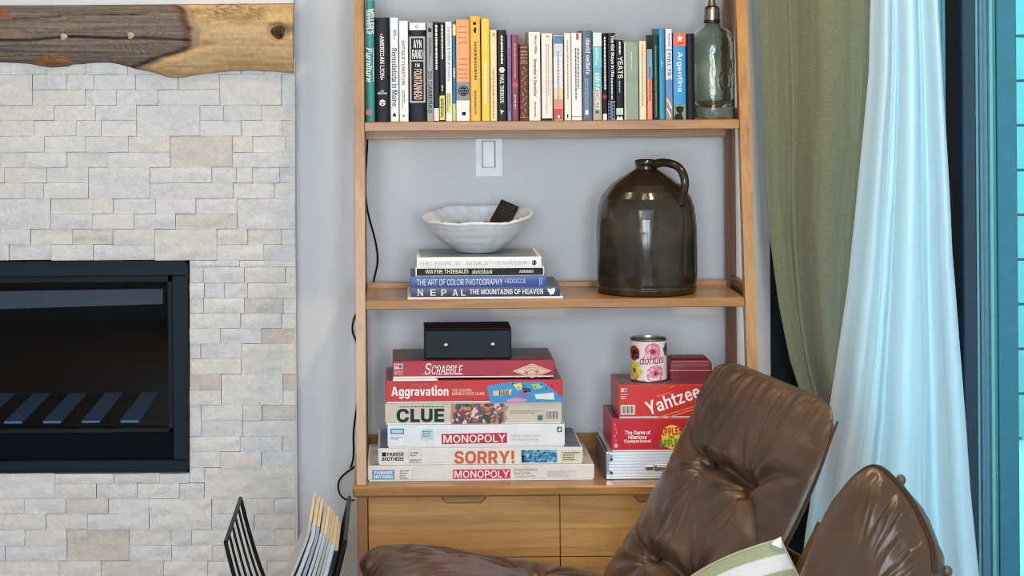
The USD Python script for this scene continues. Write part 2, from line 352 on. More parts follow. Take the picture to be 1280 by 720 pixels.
def stone(x0, x1, y0, y1, seed):
    q = np.random.default_rng(seed)
    g = 0.34                                                        # joint, pixels
    a0, a1, c0, c1 = RW(x0 + g / 2, y0 + g / 2, x1 - g / 2, y1 - g / 2, BY)
    a0, a1 = a0 + q.uniform(0, .0004), a1 - q.uniform(0, .0004)
    nx, nz = int(np.clip((a1 - a0) / 0.012, 2, 9)), int(np.clip((c1 - c0) / 0.009, 4, 7))
    xs, zs = np.linspace(a0, a1, nx + 1), np.linspace(c0, c1, nz + 1)
    X, Z = np.meshgrid(xs, zs)
    wild = 0.35 + 0.65 * min(1, max(0, (y0 - 150) / 120))            # the upper courses are smoother
    proud = q.uniform(0.001, 0.010) * (0.4 + 0.6 * wild)
    n = meshkit.fbm(np.stack([X * 38, Z * 55, np.full_like(X, seed * 3.7)], -1), 3, seed)
    edge = np.ones_like(X); edge[[0, -1]] = 0; edge[:, [0, -1]] = 0
    Yf = BY - proud - wild * 0.014 * (n - 0.3) * (0.45 + 0.55 * edge)
    X[1:-1, 1:-1] += q.uniform(-1, 1, X[1:-1, 1:-1].shape) * 0.003; Z[1:-1, 1:-1] += q.uniform(-1, 1, Z[1:-1, 1:-1].shape) * 0.0018
    P = np.stack([X, Yf, Z], -1); fm = gridmesh(P)
    rim = [(0, i) for i in range(nx + 1)] + [(j, nx) for j in range(1, nz + 1)] + [(nz, i) for i in range(nx - 1, -1, -1)] + [(j, 0) for j in range(nz - 1, 0, -1)]
    idx = [r * (nx + 1) + c for r, c in rim]; bk = P[[r for r, c in rim], [c for r, c in rim]].copy(); bk[:, 1] = SY
    v = np.vstack([fm.vertices, bk]); nb, k = len(fm.vertices), len(rim)
    f = list(fm.faces)
    for i in range(k):
        j = (i + 1) % k
        f += [(idx[i], nb + i, nb + j), (idx[i], nb + j, idx[j])]
    return trimesh.Trimesh(v, np.array(f), process=False)
for i, (a, b, c, d) in enumerate(ST):
    tone = q.choice(5, p=[0.38, 0.27, 0.26, 0.08, 0.01])
    if (round(a), round(c)) in ((327, 410), (84, 661), (354, 468)): tone = 4
    if c < 150 and tone > 2: tone = 1
    obj('stone', stone(a, b, c, d, i), STONES[tone], wf, smooth=35)

# ---- log mantel, let into the wall
mb = [(-190, 79), (0, 78), (25, 79), (40, 80.3), (52, 83), (65, 84.5), (86, 83.2), (90, 80.8), (112, 79.6), (136, 79), (150, 81), (170, 86), (186, 88.5), (200, 92), (211, 96.4), (231, 96.6), (246, 93), (266, 91), (291, 88.6), (316, 88), (346, 89.3), (E_ - 0.6, 91.5)]
mbx, mby = np.array(mb).T
W_, H_ = 420, 70
px = np.linspace(-190, E_ - 0.6, W_ + 1)
top = 6.6 - 1.2 * px / 370
bot = np.interp(px, mbx, mby)
t = np.linspace(0, 1, H_ + 1)
PX = np.tile(px, (H_ + 1, 1)); PYY = top + (bot - top) * t[:, None]
# where the bark-grey surface ends and the raw split wood begins (pixels): grey left of the line
bnd = np.array([(223, 0), (229, 12), (234, 22), (238, 35), (240, 48), (242, 58), (232, 64), (216, 68), (200, 73), (188, 78), (184, 84), (150, 92)], float)
def side(x, y):                                                     # signed distance to the boundary, grey negative
    xb = np.interp(y, [0, 12, 22, 35, 48, 58, 62, 66, 70, 75, 79, 90], [221, 229, 234, 238, 240, 241, 236, 222, 208, 194, 187, 150])
    return x - xb
nz_ = meshkit.fbm(np.stack([PX * .035, PYY * .16, PX * 0], -1), 4, 5)
sd = side(PX, PYY) + (nz_ - .5) * 10
raw = np.clip(sd / 5 + .5, 0, 1)
bulge = np.sin(np.pi * np.clip(t, 0, 1))[:, None] ** .55 * 0.030 * (1 + 0 * PX)
fine = meshkit.fbm(np.stack([PX * .02, PYY * .9, PX * 0 + 3], -1), 4, 9)
depth = 0.004 + bulge + raw * 0.016 * np.clip(sd / 30, 0.45, 1) - (1 - raw) * 0.005 * (fine - .3)
crk_y = np.interp(PX, [-190, 0, 40, 76, 90, 150, 175, 240], [54, 50, 50.5, 47, 46, 48, 47.5, 50.5])
crack = np.exp(-((PYY - crk_y) / 0.9) ** 2) * (1 - raw)
crack2 = np.exp(-((PYY - np.interp(PX, [18, 40, 75], [24, 23, 21])) / .6) ** 2) * ((PX > 18) & (PX < 78))
crack3 = np.exp(-((PYY - np.interp(PX, [130, 150, 180], [19, 18.6, 18.4])) / .5) ** 2) * ((PX > 125) & (PX < 185))
ridge = np.sin((PX * .35 + PYY * 1.15 + 22 * nz_) * .9) * np.clip((PX - 252) / 20, 0, 1) * np.clip((28 - PYY) / 8, 0, 1) * np.clip((338 - PX) / 12, 0, 1) * raw
depth += -0.012 * crack - 0.006 * (crack2 + crack3) + 0.0055 * ridge
knot = np.exp(-(((PX - 348) / 12.5) ** 2 + ((PYY - 40) / 11) ** 2) ** 3); depth -= .012 * knot
mpos = np.stack([np.vectorize(lambda a, b: 0.0)(PX, PYY)] * 3, -1)
mpos = CAM + BY * ((PX[..., None] - CX) / F * RIGHT + (CY - PYY[..., None]) / F * UP + FWD)
mpos[..., 1] = BY - depth
mpos[..., 0] = np.minimum(mpos[..., 0] * 1.0, breast_x - 0.0008)
g1, g2, g3 = lin((112, 100, 88)), lin((138, 122, 104)), lin((84, 74, 66)); y1, y2 = lin((208, 178, 128)), lin((184, 150, 102))
gr = meshkit.fbm(np.stack([PX * .012, PYY * .55, PX * 0 + 7], -1), 4, 2)[..., None]
streak = meshkit.fbm(np.stack([PX * .01, PYY * 1.4, PX * 0 + 1], -1), 3, 4)[..., None]
colm = g1 + (g2 - g1) * np.clip((gr - .35) * 3, 0, 1); colm = np.where(streak < .4, g3 * .7 + colm * .3, colm)
ry = y1 + (y2 - y1) * np.clip((meshkit.fbm(np.stack([PX * .02, PYY * .3, PX * 0 + 5], -1), 4, 8)[..., None] - .35) * 2.6, 0, 1)
colm = colm * (1 - raw[..., None]) + ry * raw[..., None]
bark = np.exp(-((sd + 5) / 5.0) ** 2)[..., None] * np.clip((62 - PYY) / 8, .1, 1)[..., None]; colm = colm * (1 - .85 * bark) + lin((104, 48, 30)) * .85 * bark
ck = np.clip(crack + crack2 + crack3, 0, 1)[..., None]; colm = colm * (1 - .92 * ck) + .012 * ck
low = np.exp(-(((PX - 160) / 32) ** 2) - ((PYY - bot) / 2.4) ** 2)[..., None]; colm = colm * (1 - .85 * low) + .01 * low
tear = np.exp(-((sd - 2) / 6) ** 2)[..., None] * np.clip((PYY - 35) / 10, 0, 1)[..., None]; colm = colm * (1 - .5 * tear) + lin((150, 126, 108)) * .5 * tear
gap_shade = np.exp(-((sd + 4) / (2.2 + 7 * np.clip((PYY - 54) / 6, 0, 1))) ** 2)[..., None] * np.clip((PYY - 54) / 6, 0, 1)[..., None]; colm = colm * (1 - .9 * gap_shade) + .008 * gap_shade  # shadow line along the split, painted into the log colour
crust = np.exp(-((sd - 4) / 3.5) ** 2)[..., None] * (np.clip((PYY - 50) / 8, 0, 1) * (meshkit.fbm(np.stack([PX * .3, PYY * .3, PX * 0], -1), 3, 12) > .47))[..., None]; colm = colm * (1 - .8 * crust) + lin((112, 80, 62)) * .8 * crust
grey_lip = np.clip((sd + 2) / 3, 0, 1)[..., None] * np.clip((14 - sd) / 4, 0, 1)[..., None] * np.clip((62 - PYY) / 6, 0, 1)[..., None]; colm = colm * (1 - .75 * grey_lip) + lin((150, 126, 104)) * .75 * grey_lip
rid = np.clip(np.sin((PX * .35 + PYY * 1.15 + 22 * nz_) * .9) - .35, 0, 1)[..., None] * (np.clip((PX - 252) / 20, 0, 1) * np.clip((28 - PYY) / 8, 0, 1) * np.clip((338 - PX) / 12, 0, 1) * raw)[..., None]; colm = colm * (1 - .35 * rid) + lin((120, 80, 40)) * .35 * rid
orange = np.exp(-(((PX - 4) / 13) ** 2 + ((PYY - 18) / 7) ** 2))[..., None] * .8; colm = colm * (1 - orange) + lin((150, 84, 50)) * orange
tanp = np.exp(-(((PX - 15) / 20) ** 2 + ((PYY - 43) / 5) ** 2))[..., None] * .5; colm = colm * (1 - tanp) + lin((170, 134, 98)) * tanp
tail = np.exp(-(((PX - 366) / 10) ** 2 + ((PYY - 36) / 5) ** 2))[..., None] * .8; colm = colm * (1 - tail) + lin((96, 76, 54)) * tail
front = gridmesh(mpos)
mv = np.vstack([mpos.reshape(-1, 3), mpos[0] + [0, .2, 0] - np.array([0, 1, 0]) * 0, mpos[-1] + [0, .2, 0], mpos[:, -1] + [0, .2, 0], mpos[:, 0] + [0, .2, 0]])
mv[len(front.vertices):, 1] = SY - 0.001
n0 = len(front.vertices); f = [front.faces]; ids = np.arange(n0).reshape(H_ + 1, W_ + 1)
def strip(a, b): return np.vstack([np.stack([a[:-1], b[:-1], b[1:]], 1), np.stack([a[:-1], b[1:], a[1:]], 1)])
f += [strip(ids[0], n0 + np.arange(W_ + 1)), strip(ids[-1], n0 + W_ + 1 + np.arange(W_ + 1))]
o2 = n0 + 2 * (W_ + 1); f += [strip(ids[:, -1], o2 + np.arange(H_ + 1)), strip(ids[:, 0], o2 + H_ + 1 + np.arange(H_ + 1))]
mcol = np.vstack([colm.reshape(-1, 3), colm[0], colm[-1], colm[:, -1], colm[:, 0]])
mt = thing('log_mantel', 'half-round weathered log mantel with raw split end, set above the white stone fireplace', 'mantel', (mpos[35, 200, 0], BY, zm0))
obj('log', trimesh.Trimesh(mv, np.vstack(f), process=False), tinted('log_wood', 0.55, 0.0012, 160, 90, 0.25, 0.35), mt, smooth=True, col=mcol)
def blob(px, py, rx, ry, Y, proud, m, name, parent, seed=0, rough=.3, label=None):
    q = np.random.default_rng(seed); th = np.linspace(0, 2 * np.pi, 28, endpoint=False)
    rr = np.r_[0, np.linspace(.15, 1, 7)]; vs = [[px, py, proud]]
    for r in rr[1:]:
        for k, a in enumerate(th):
            w = 1 + .12 * math.sin(3 * a + seed) * r
            vs.append([px + rx * r * w * math.cos(a), py + ry * r * w * math.sin(a), proud * (1 - r ** 4) + q.uniform(-1, 1) * proud * rough * (r < .95) + (-.004 if r == 1 else 0)])
    vs = np.array(vs); P = np.array([V(x, y, Y) for x, y, _ in vs]); P[:, 1] = Y - vs[:, 2]
    fs = [(0, 1 + k, 1 + (k + 1) % 28) for k in range(28)]
    for i in range(6):
        for k in range(28):
            a, b, c, d = 1 + i * 28 + k, 1 + i * 28 + (k + 1) % 28, 1 + (i + 1) * 28 + (k + 1) % 28, 1 + (i + 1) * 28 + k
            fs += [(a, d, c), (a, c, b)]
    return obj(name, (P, np.array(fs)), m, parent, smooth=True, label=label)
def surf(x, y): return BY - float(depth[np.abs(PYY[:, np.abs(px - x).argmin()] - y).argmin(), np.abs(px - x).argmin()])
blob(64, 74, 24, 8.2, surf(64, 74) + .002, .009, wood('knot_wood', 'x', (70, 40, 22), (140, 92, 48), (190, 140, 84), .6, 0, 3), 'knot', mt, 1, .5, 'tan knot on the lower edge of the log')
blob(348, 40, 9.5, 9, surf(348, 40) - .001, .008, wood('dark_knot', 'z', (28, 16, 12), (70, 40, 28), (140, 96, 70), .5, 0, 4), 'knot', mt, 4, .6, 'dark round knot near the raw end')
for x, y in ((79.5, 46), (163.5, 44.5)):
    blob(x, y, 4.8, 5, surf(x, y - 5) + .001, .005, paint((190, 172, 146), .6), 'peg', mt, 2, .1)

# ---- fireplace insert
fp = thing('fireplace_insert', 'black metal framed gas fireplace with glass front, set in the white stone wall', 'fireplace', ((FX0 + FX1) / 2, BY, FZ0))
STEEL = paint((11, 28, 40), 0.5, name='frame_steel')
x0, x1, z0, z1 = FX0, FX1 - 0.001, FZ0 + 0.001, FZ1 - 0.001
s_ = BY / F
obj('outer_frame', cat(bx(x0, x1, BY - .012, BY + .04, z1 - 19 * s_, z1, .002), bx(x0, x1, BY - .012, BY + .04, z0, z0 + 14 * s_, .002), bx(x1 - 20 * s_, x1, BY - .012, BY + .04, z0 + 14 * s_, z1 - 19 * s_, .002), bx(x0, x0 + 20 * s_, BY - .012, BY + .04, z0 + 14 * s_, z1 - 19 * s_, .002)), STEEL, fp)
for k in range(3):
    a, b = ((x0, x1), (x1 - .005, x1), (x0, x1))[k]
obj('black_edging', cat(bx(x0, x1, BY - .0135, BY - .002, z1 - .006, z1), bx(x1 - .005, x1, BY - .0135, BY - .002, z0, z1), bx(x0, x1, BY - .0135, BY - .002, z0, z0 + .005)), BLACKF, fp)
ix0, ix1, iz0, iz1 = x0 + 20 * s_, x1 - 20 * s_, z0 + 14 * s_, z1 - 19 * s_
BX1 = paint((4, 4, 6), 0.8, spec=.1, name='firebox_black')
obj('firebox', cat(bx(ix0, ix1, BY + .50, BY + .51, iz0, iz1), bx(ix0 - .01, ix0, BY + .04, BY + .51, iz0, iz1), bx(ix1, ix1 + .01, BY + .04, BY + .51, iz0, iz1), bx(ix0, ix1, BY + .04, BY + .51, iz1, iz1 + .01), bx(ix0, ix1, BY + .04, BY + .51, iz0 - .01, iz0)), BX1, fp)
hz0 = V(120, 541.5, BY)[2]
obj('lower_panel', bx(ix0, ix1, BY + .006, BY + .03, iz0, hz0, .002), paint((10, 10, 24), 0.6, spec=.06, name='lower_panel'), fp)
obj('inner_trim', cat(bx(ix1 - .012, ix1, BY + .01, BY + .035, hz0, iz1), bx(ix0, ix1, BY + .01, BY + .035, iz1 - .016, iz1), bx(ix0, ix1, BY + .01, BY + .035, hz0, hz0 + .008)), BLACKF, fp)
PANE = mat('fire_glass', {'f': ('fresnel', {'IOR': 1.45}), 't': ('transparent_bsdf', {'color': (0.95, 0.97, 0.98)}), 'g': ('glossy_bsdf', {'roughness': 0.03, 'color': (0.30, 0.36, 0.42)}), 'm': ('mix_closure', {}), 'n': ('noise_texture', {'scale': 3.0}), 'b': ('bump', {'strength': .02, 'distance': .001})},
           [('f.fac', 'm.fac'), ('t.BSDF', 'm.closure1'), ('g.BSDF', 'm.closure2'), ('n.fac', 'b.height'), ('b.normal', 'g.normal')], surface='m.closure')
obj('glass_pane', bx(ix0, ix1 - .012, BY + .030, BY + .034, hz0 + .008, iz1 - .016), PANE, fp)
# plate high up and deck bars, added to stand for reflections in the glass
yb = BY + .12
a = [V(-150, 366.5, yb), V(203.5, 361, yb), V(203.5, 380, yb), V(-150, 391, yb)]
obj('reflected_bar', hexa(a, [p + [0, .012, 0] for p in a]), paint((46, 68, 82), .5, name='reflected_bar'), fp)
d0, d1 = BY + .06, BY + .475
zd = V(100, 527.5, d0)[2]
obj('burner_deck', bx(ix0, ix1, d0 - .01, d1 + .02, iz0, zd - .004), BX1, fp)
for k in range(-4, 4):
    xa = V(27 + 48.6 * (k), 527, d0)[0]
    obj('reflected_stripe', bx(xa - .043, xa + .001, d0, d1, zd - .003, zd + .003, .001), paint((100, 138, 172), .5, name='reflected_stripe'), fp)  # striped reflection in the fire glass, built as pale bars

# ------------------------------------------------------------------ glass door, back wall
door = struct('door_1', (1.5, WY, 0))
TEAL = paint((58, 96, 112), .4, name='door_frame')
BLK = paint((12, 14, 16), .5, name='door_black')
def xw(p, Y=WY): return V(p, 400, Y)[0]
obj('jamb', bx(DX0, xw(1012), WY - .015, WY + .10, 0, DZ1, .002), BLK, door)
obj('jamb', bx(xw(1186), xw(1203), WY + .012, WY + .10, 0, DZ1, .002), BLK, door)
obj('stile', bx(xw(1202), xw(1219), WY - .02, WY + .08, 0, DZ1, .003), paint((30, 66, 88), .4, name='door_stile_dark'), door)
for a, b, y, m in ((1220, 1224, .012, (110, 190, 196)), (1224.6, 1229, .006, (96, 140, 168)), (1229.6, 1236, .016, (90, 150, 174)), (1236.6, 1241, .003, (116, 196, 200)), (1241.6, 1246, .014, (78, 158, 176)), (1246.6, 1271, .008, (52, 132, 158))):
    obj('frame_moulding', bx(xw(a), xw(b), WY + y - .02, WY + .09, 0, DZ1, .0012), paint(m, .35, name='moulding'), door)
obj('stile', bx(DX1 - .06, DX1, WY + .0, WY + .09, 0, DZ1, .003), TEAL, door)
obj('rail', cat(bx(xw(1012), DX1, WY + .02, WY + .08, 0, .09), bx(xw(1012), DX1, WY + .02, WY + .08, DZ1 - .07, DZ1)), TEAL, door)
DG = mat('door_glass', {'f': ('fresnel', {'IOR': 1.45}), 't': ('transparent_bsdf', {'color': (0.80, 0.95, 0.97)}), 'g': ('glossy_bsdf', {'roughness': 0.02}), 'm': ('mix_closure', {}), 'n': ('noise_texture', {'scale': 2.0}), 'b': ('bump', {'strength': .02, 'distance': .001})},
         [('f.fac', 'm.fac'), ('t.BSDF', 'm.closure1'), ('g.BSDF', 'm.closure2'), ('n.fac', 'b.height'), ('b.normal', 'g.normal')], surface='m.closure')
obj('pane', bx(xw(1012), xw(1186), WY + .045, WY + .051, .09, DZ1 - .07), DG, door)
obj('pane', bx(xw(1271), DX1 - .06, WY + .045, WY + .051, .09, DZ1 - .07), DG, door)

# outdoors: deck, railing, trees
single('deck', bx(-1.5, 6, WY + .12, 8.6, -.16, -.06), paint((150, 150, 142), .7, name='deck_boards'))
rl = thing('deck_fence', 'pale teal slatted deck fence outside the glass door', 'fence', (3.0, 8.0, -.06))
RP = paint((104, 138, 126), .6, name='fence_paint')
for k in range(26): obj('slat', bx(2.30, 6, 8.0, 8.02, -.05 + k * .172, .112 + k * .172, .002), RP, rl)
obj('back_panel', bx(2.30, 6, 8.021, 8.03, -.05, 4.4), paint((40, 96, 106), .6, name='fence_back'), rl)
for k in range(3): obj('post', bx(2.32 + 1.5 * k, 2.42 + 1.5 * k, 8.031, 8.10, -.06, 4.4), RP, rl)

# ------------------------------------------------------------------ bookcase
WX = wood('honey_wood_x', 'x', (136, 90, 34), (166, 115, 46), (188, 138, 64))
WZ = wood('honey_wood_z', 'z', (146, 98, 38), (176, 125, 54), (194, 146, 72))
WYm = wood('honey_wood_y', 'y', (88, 48, 20), (112, 66, 28), (134, 84, 40))  # for the side rails: their shade is put into the wood colour
WRP = wood('dark_oak_z', 'z', (92, 50, 20), (116, 68, 28), (138, 88, 40))  # same wood on the rear posts, darkened to carry the shade there
DRW = wood('drawer_wood', 'x', (158, 108, 44), (182, 132, 60), (196, 150, 78), .4, .2, .8)
ZC = V(470, 609, 4.62)[2]                                           # top of the cabinet
def fy(z): return 4.645 + (z - ZC) * 0.137                          # the front posts lean back as they rise
LX0 = V(444.7, 370, 4.70)[0]; LX1 = LX0 + .0213
RX1 = V(945, 370, 4.70)[0]; RX0 = RX1 - .0245
bc = thing('bookcase', 'tall honey-coloured wooden bookcase with drawers below, against the back wall', 'bookcase', ((LX0 + RX1) / 2, 4.85, 0))
ZT = 2.02; PB0, PB1 = 4.968, 4.998
def post(xa, xb):
    za, zb = ZC, ZT; d = .032
    lo = [(xa, fy(za), za), (xb, fy(za), za), (xb, fy(za) + d, za), (xa, fy(za) + d, za)]
    hi = [(xa, fy(zb), zb), (xb, fy(zb), zb), (xb, fy(zb) + d, zb), (xa, fy(zb) + d, zb)]
    return hexa(lo, hi)
obj('front_post', post(LX0, LX1), WZ, bc); obj('front_post', post(RX0, RX1), WZ, bc)
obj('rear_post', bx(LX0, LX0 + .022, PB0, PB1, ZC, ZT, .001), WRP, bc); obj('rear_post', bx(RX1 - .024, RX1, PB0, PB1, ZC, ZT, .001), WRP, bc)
S1T = V(690, 150.9, 4.764)[2]; S2T = V(690, 374.1, 4.70)[2]; S0T = S1T + .375
for zt, th in ((S1T, .0215), (S2T, .0205), (S0T, .021)):
    yf = fy(zt) + .0005
    obj('shelf', bx(LX1 - .002 + .0025, RX0 - .0005, yf, PB0 - .013, zt - th, zt, .0015), WX, bc)
    obj('back_rail', bx(LX0 + .0225, RX1 - .0245, PB0 - .012, PB0 + .006, zt - .048, zt + .0115, .001), WX, bc)
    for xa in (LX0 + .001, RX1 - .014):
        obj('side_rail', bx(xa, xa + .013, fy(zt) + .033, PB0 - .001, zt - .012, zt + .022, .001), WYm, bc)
CXL = V(441, 612, 4.62)[0]; CXR = RX1 + .008
obj('cabinet_top', bx(CXL, CXR, 4.618, WY - .016, ZC - .0225, ZC, .004), WX, bc)
obj('back_rail', bx(CXL + .012, CXR - .012, WY - .015, WY - .002, ZC - .02, ZC + .043, .001), WX, bc)
sx0, sx1 = V(446.7, 650, 4.632)[0], V(459.5, 650, 4.632)[0]
CSW = wood('cabinet_side_wood', 'z', (126, 74, 28), (152, 96, 40), (172, 116, 54)); obj('cabinet_side', bx(sx0, sx1, 4.632, WY - .004, 0, ZC - .0228, .001), CSW, bc); obj('cabinet_side', bx(CXR - .008 - (sx1 - sx0), CXR - .008, 4.632, WY - .004, 0, ZC - .0228, .001), CSW, bc)
sx2 = CXR - .008 - (sx1 - sx0)
obj('cabinet_body', cat(bx(sx1, sx2, 4.66, WY - .004, .05, .065), bx(sx1, sx2, WY - .014, WY - .004, .05, ZC - .024), bx(sx1, sx2, 4.665, 4.672, .06, ZC - .024)), paint((50, 30, 18), .7, name='cabinet_inside'), bc)
def drawer(xa, xb, za, zb, notch=True):
    mid, w = (xa + xb) / 2, .048
    w2 = w - .010
    g = sbox(xa, za, xb, zb)
    if notch: g = g.difference(Polygon([(mid - w, zb + .01), (mid + w, zb + .01), (mid + w, zb - .004), (mid + w2, zb - .0145), (mid - w2, zb - .0145), (mid - w, zb - .004)]).buffer(.002))
    m = trimesh.creation.extrude_polygon(g, .018, engine='earcut')
    v = m.vertices.copy(); m.vertices = np.stack([v[:, 0], 4.640 + v[:, 2], v[:, 1]], 1); m.invert()
    p = obj('drawer', m, DRW, bc)
    if notch: obj('finger_recess', bx(mid - w - .01, mid + w + .01, 4.6585, 4.6625, zb - .03, zb, .0008), WX, p)
g_ = .0022
xm = V(700, 650, 4.64)[0]
zr0 = V(600, 696.5, 4.64)[2]; zt_ = ZC - .0255
drawer(sx1 + .002, xm - g_ / 2, zr0 + g_ / 2, zt_); drawer(xm + g_ / 2, xm + (xm - sx1), zr0 + g_ / 2, zt_)
drawer(sx1 + .002, xm - g_ / 2, zr0 - .145, zr0 - g_ / 2, False); drawer(xm + g_ / 2, sx2 - .002, zr0 - .145, zr0 - g_ / 2, False)
drawer(sx1 + .002, xm - g_ / 2, .06, zr0 - .145 - g_, False); drawer(xm + g_ / 2, sx2 - .002, .06, zr0 - .145 - g_, False)

# ------------------------------------------------------------------ light switch, cable
sp = thing('light_switch', 'white rocker light switch plate on the wall under the top bookshelf', 'light switch', V(611, 200, WY))
a, b, c, d = RW(593.8, 164, 628.8, 221.3, WY - .003)
SW = paint((226, 232, 234), .35, name='switch_plastic')
obj('plate', bx(a, b, WY - .005, WY, c, d, .0015), SW, sp)
a, b, c, d = RW(602.5, 176, 619.3, 209.5, WY - .006)
obj('rocker_frame', cat(bx(a, a + .0015, WY - .0062, WY - .004, c, d), bx(b - .002, b, WY - .0062, WY - .004, c, d), bx(a, b, WY - .0062, WY - .004, c, c + .0015), bx(a, b, WY - .0062, WY - .004, d - .0015, d)), paint((120, 130, 136), .5), sp)
obj('rocker', hexa([(a + .002, WY - .004, c + .002), (b - .002, WY - .004, c + .002), (b - .002, WY - .004, d - .002), (a + .002, WY - .004, d - .002)],
                   [(a + .003, WY - .011, c + .002), (b - .003, WY - .011, c + .002), (b - .003, WY - .006, d - .002), (a + .003, WY - .006, d - .002)]), SW, sp)
CB = paint((20, 20, 22), .45, name='cable')
def cable(pts, label, r=.0022):
    P = np.array([V(x, y, Y) for x, y, Y in pts])
    p = obj('power_cable', tube(spline(P, 90), r, 8), CB); meta(p, label, 'cable')
cable([(459.5, 172, 5.015), (457, 230, 5.018), (460.5, 268, 5.020), (467, 292, 5.021), (471.5, 315, 5.021), (472, 328, 5.02), (467.5, 350, 5.018), (463, 372, 5.014), (448, 388, 5.014), (441.5, 402, 5.012), (440.5, 413, 5.012), (446, 428, 5.014), (449, 470, 5.014), (445, 515, 5.014), (441.8, 545, 5.016), (442, 566, 5.016), (438, 585, 5.012)], 'thin black cable trailing down the wall behind the left side of the bookcase')
cable([(442, 583, 5.020), (434, 590, 4.99), (424.5, 600, 4.98), (423, 611, 4.975), (427.5, 621, 4.97), (434, 624.8, 4.965), (443.4, 625, 4.962)], 'short black cable looping out left of the cabinet top')

# ------------------------------------------------------------------ books on the top shelf
BKY = 4.7755
PAGES = paint((226, 216, 196), .8, name='pages')
bz = S1T + .0004
def book(i, x0, x1, ytop, rgb, label, depth=.135, hard=False, rough=.42, vary=.05):
    Y = BKY
    a, b, _, zt = RW(x0 + .25, ytop, x1 - .25, 150, Y)
    name = 'hardback_book' if hard else 'paperback_book'
    t = thing(name, label, 'book', ((a + b) / 2, Y, bz), 'books standing on the top shelf')
    m = paint(rgb, rough, vary=vary, name='cover')
    w = min(.0025 if hard else .0012, (b - a) * .2); o = .003 if hard else 0
    n = 9; th = np.linspace(np.pi, 2 * np.pi, n); bul = .0035 if hard else .0012
    # spine (gently rounded) and boards as one U-shaped cover
    out = [(a, Y + .003)] + [((a + b) / 2 + (b - a) / 2 * math.cos(k), Y + .003 + bul * math.sin(k)) for k in th[1:-1]] + [(b, Y + .003), (b, Y + depth), (b - w, Y + depth), (b - w, Y + .006), (a + w, Y + .006), (a + w, Y + depth), (a, Y + depth)]
    cv = trimesh.creation.extrude_polygon(Polygon(out), zt - bz, engine='earcut'); cv.apply_translation((0, 0, bz))
    obj('cover', cv, m, t, smooth=30)
    obj('pages', bx(a + w, b - w, Y + .0065, Y + depth - .004, bz + o + .0002, zt - .0015 - o), PAGES, t)
    t_y = Y + .003 - bul
    return t, t_y
W_t = paint((236, 236, 230), .5); K_t = paint((24, 24, 26), .5); G_t = paint((120, 122, 126), .5); TANT = paint((176, 142, 96), .5); DKG = paint((60, 64, 70), .5)
def band(t, Y, x0, x1, y0, y1, rgb, name='spine_band', lift=1): return decal(name, R(x0 + .4, y0, x1 - .4, y1), Y, paint(rgb, .45, name='band'), t, lift)
B = {}
t, y = book(0, 457.1, 468.6, 0.5, (0, 128, 124), 'tall teal hardback with white lettering, first from the left on the top shelf', .16, True)
T(t, "MILLER'S", (460.4, 11, 467.4, 43), y, W_t, 90, weight=700, serif=True); T(t, 'ANTIQUES', (457.8, 12, 460, 42), y, W_t, 90, weight=400, serif=True); T(t, 'Furniture', (458, 59, 465, 103), y, W_t, 90, weight=600, serif=True, slant=12)
decal('subtitle', dashes(465.6, 60, 467.6, 102, 3, 1, True), y, W_t, t); decal('emblem', Point(461.8, 140.5).buffer(4.2), y, paint((170, 110, 100), .5), t)
t, y = book(1, 468.8, 487.4, 22, (20, 21, 30), 'wide black hardback with spaced white capitals, second from the left', .16, True)
T(t, '•AMERICAN LION•', (475, 42, 480.2, 100), y, W_t, 90, weight=600, serif=True); T(t, 'JON', (475.4, 112.6, 479.5, 114.8), y, W_t, weight=600); T(t, 'MEACHAM', (472, 115.4, 483.4, 118), y, W_t, weight=600)
decal('emblem', Point(478, 128.5).buffer(4.0).difference(R(473, 127.6, 483, 128.6)).difference(R(476.5, 129.5, 479, 131)), y, W_t, t)
t, y = book(2, 487.8, 498.2, 22, (226, 238, 240), 'pale blue-white book with black serif title and small black triangle at the foot')
T(t, 'Remodelista in Maine', (490, 60, 496.6, 133), y, K_t, 90, weight=500, serif=True); decal('subtitle', dashes(491.5, 37, 496, 49, 4, 2, True), y, G_t, t); decal('emblem', Polygon([(493, 140), (490.6, 145.6), (495.6, 145.6)]), y, K_t, t)
t, y = book(3, 499, 510.4, 26, (238, 238, 238), 'white book with small black capitals beside the black framed spine')
T(t, 'ANTIQUE FURNITURE', (501.8, 50.5, 506, 107), y, K_t, 90, weight=500); decal('subtitle', dashes(502.4, 113, 506.6, 135, 5, 2, True), y, G_t, t); decal('emblem', Polygon([(504.5, 142.5), (502.6, 146), (506.6, 146)]), y, G_t, t)
t, y = book(4, 511.2, 532.6, 28, (20, 22, 34), 'thick black hardback with grey frame on its spine and white head band', .15, True)
band(t, y, 511.4, 532.4, 28.4, 37.6, (236, 236, 234)); decal('emblem', Point(520.8, 33.2).buffer(2.0).difference(Point(520.8, 33.2).buffer(1.1)), y, G_t, t, 2)
decal('frame', R(511.9, 45.5, 531.6, 128.5).difference(R(514.2, 48, 529.4, 126)).union(R(514.2, 75, 529.4, 77)), y, paint((168, 166, 168), .5), t)
T(t, 'AYN', (516.6, 49.8, 527, 60), y, W_t, weight=700); T(t, 'RAND', (515.2, 62, 528.4, 73.5), y, W_t, weight=700); T(t, 'THE', (518.8, 79.6, 525, 84), y, W_t, weight=700); T(t, 'FOUNTAINHEAD', (517.6, 86.4, 527.4, 124.4), y, paint((226, 190, 172), .5), 90, weight=700)
t, y = book(5, 533.2, 541.8, 28, (150, 152, 152), 'grey book with black capitals reading down the spine')
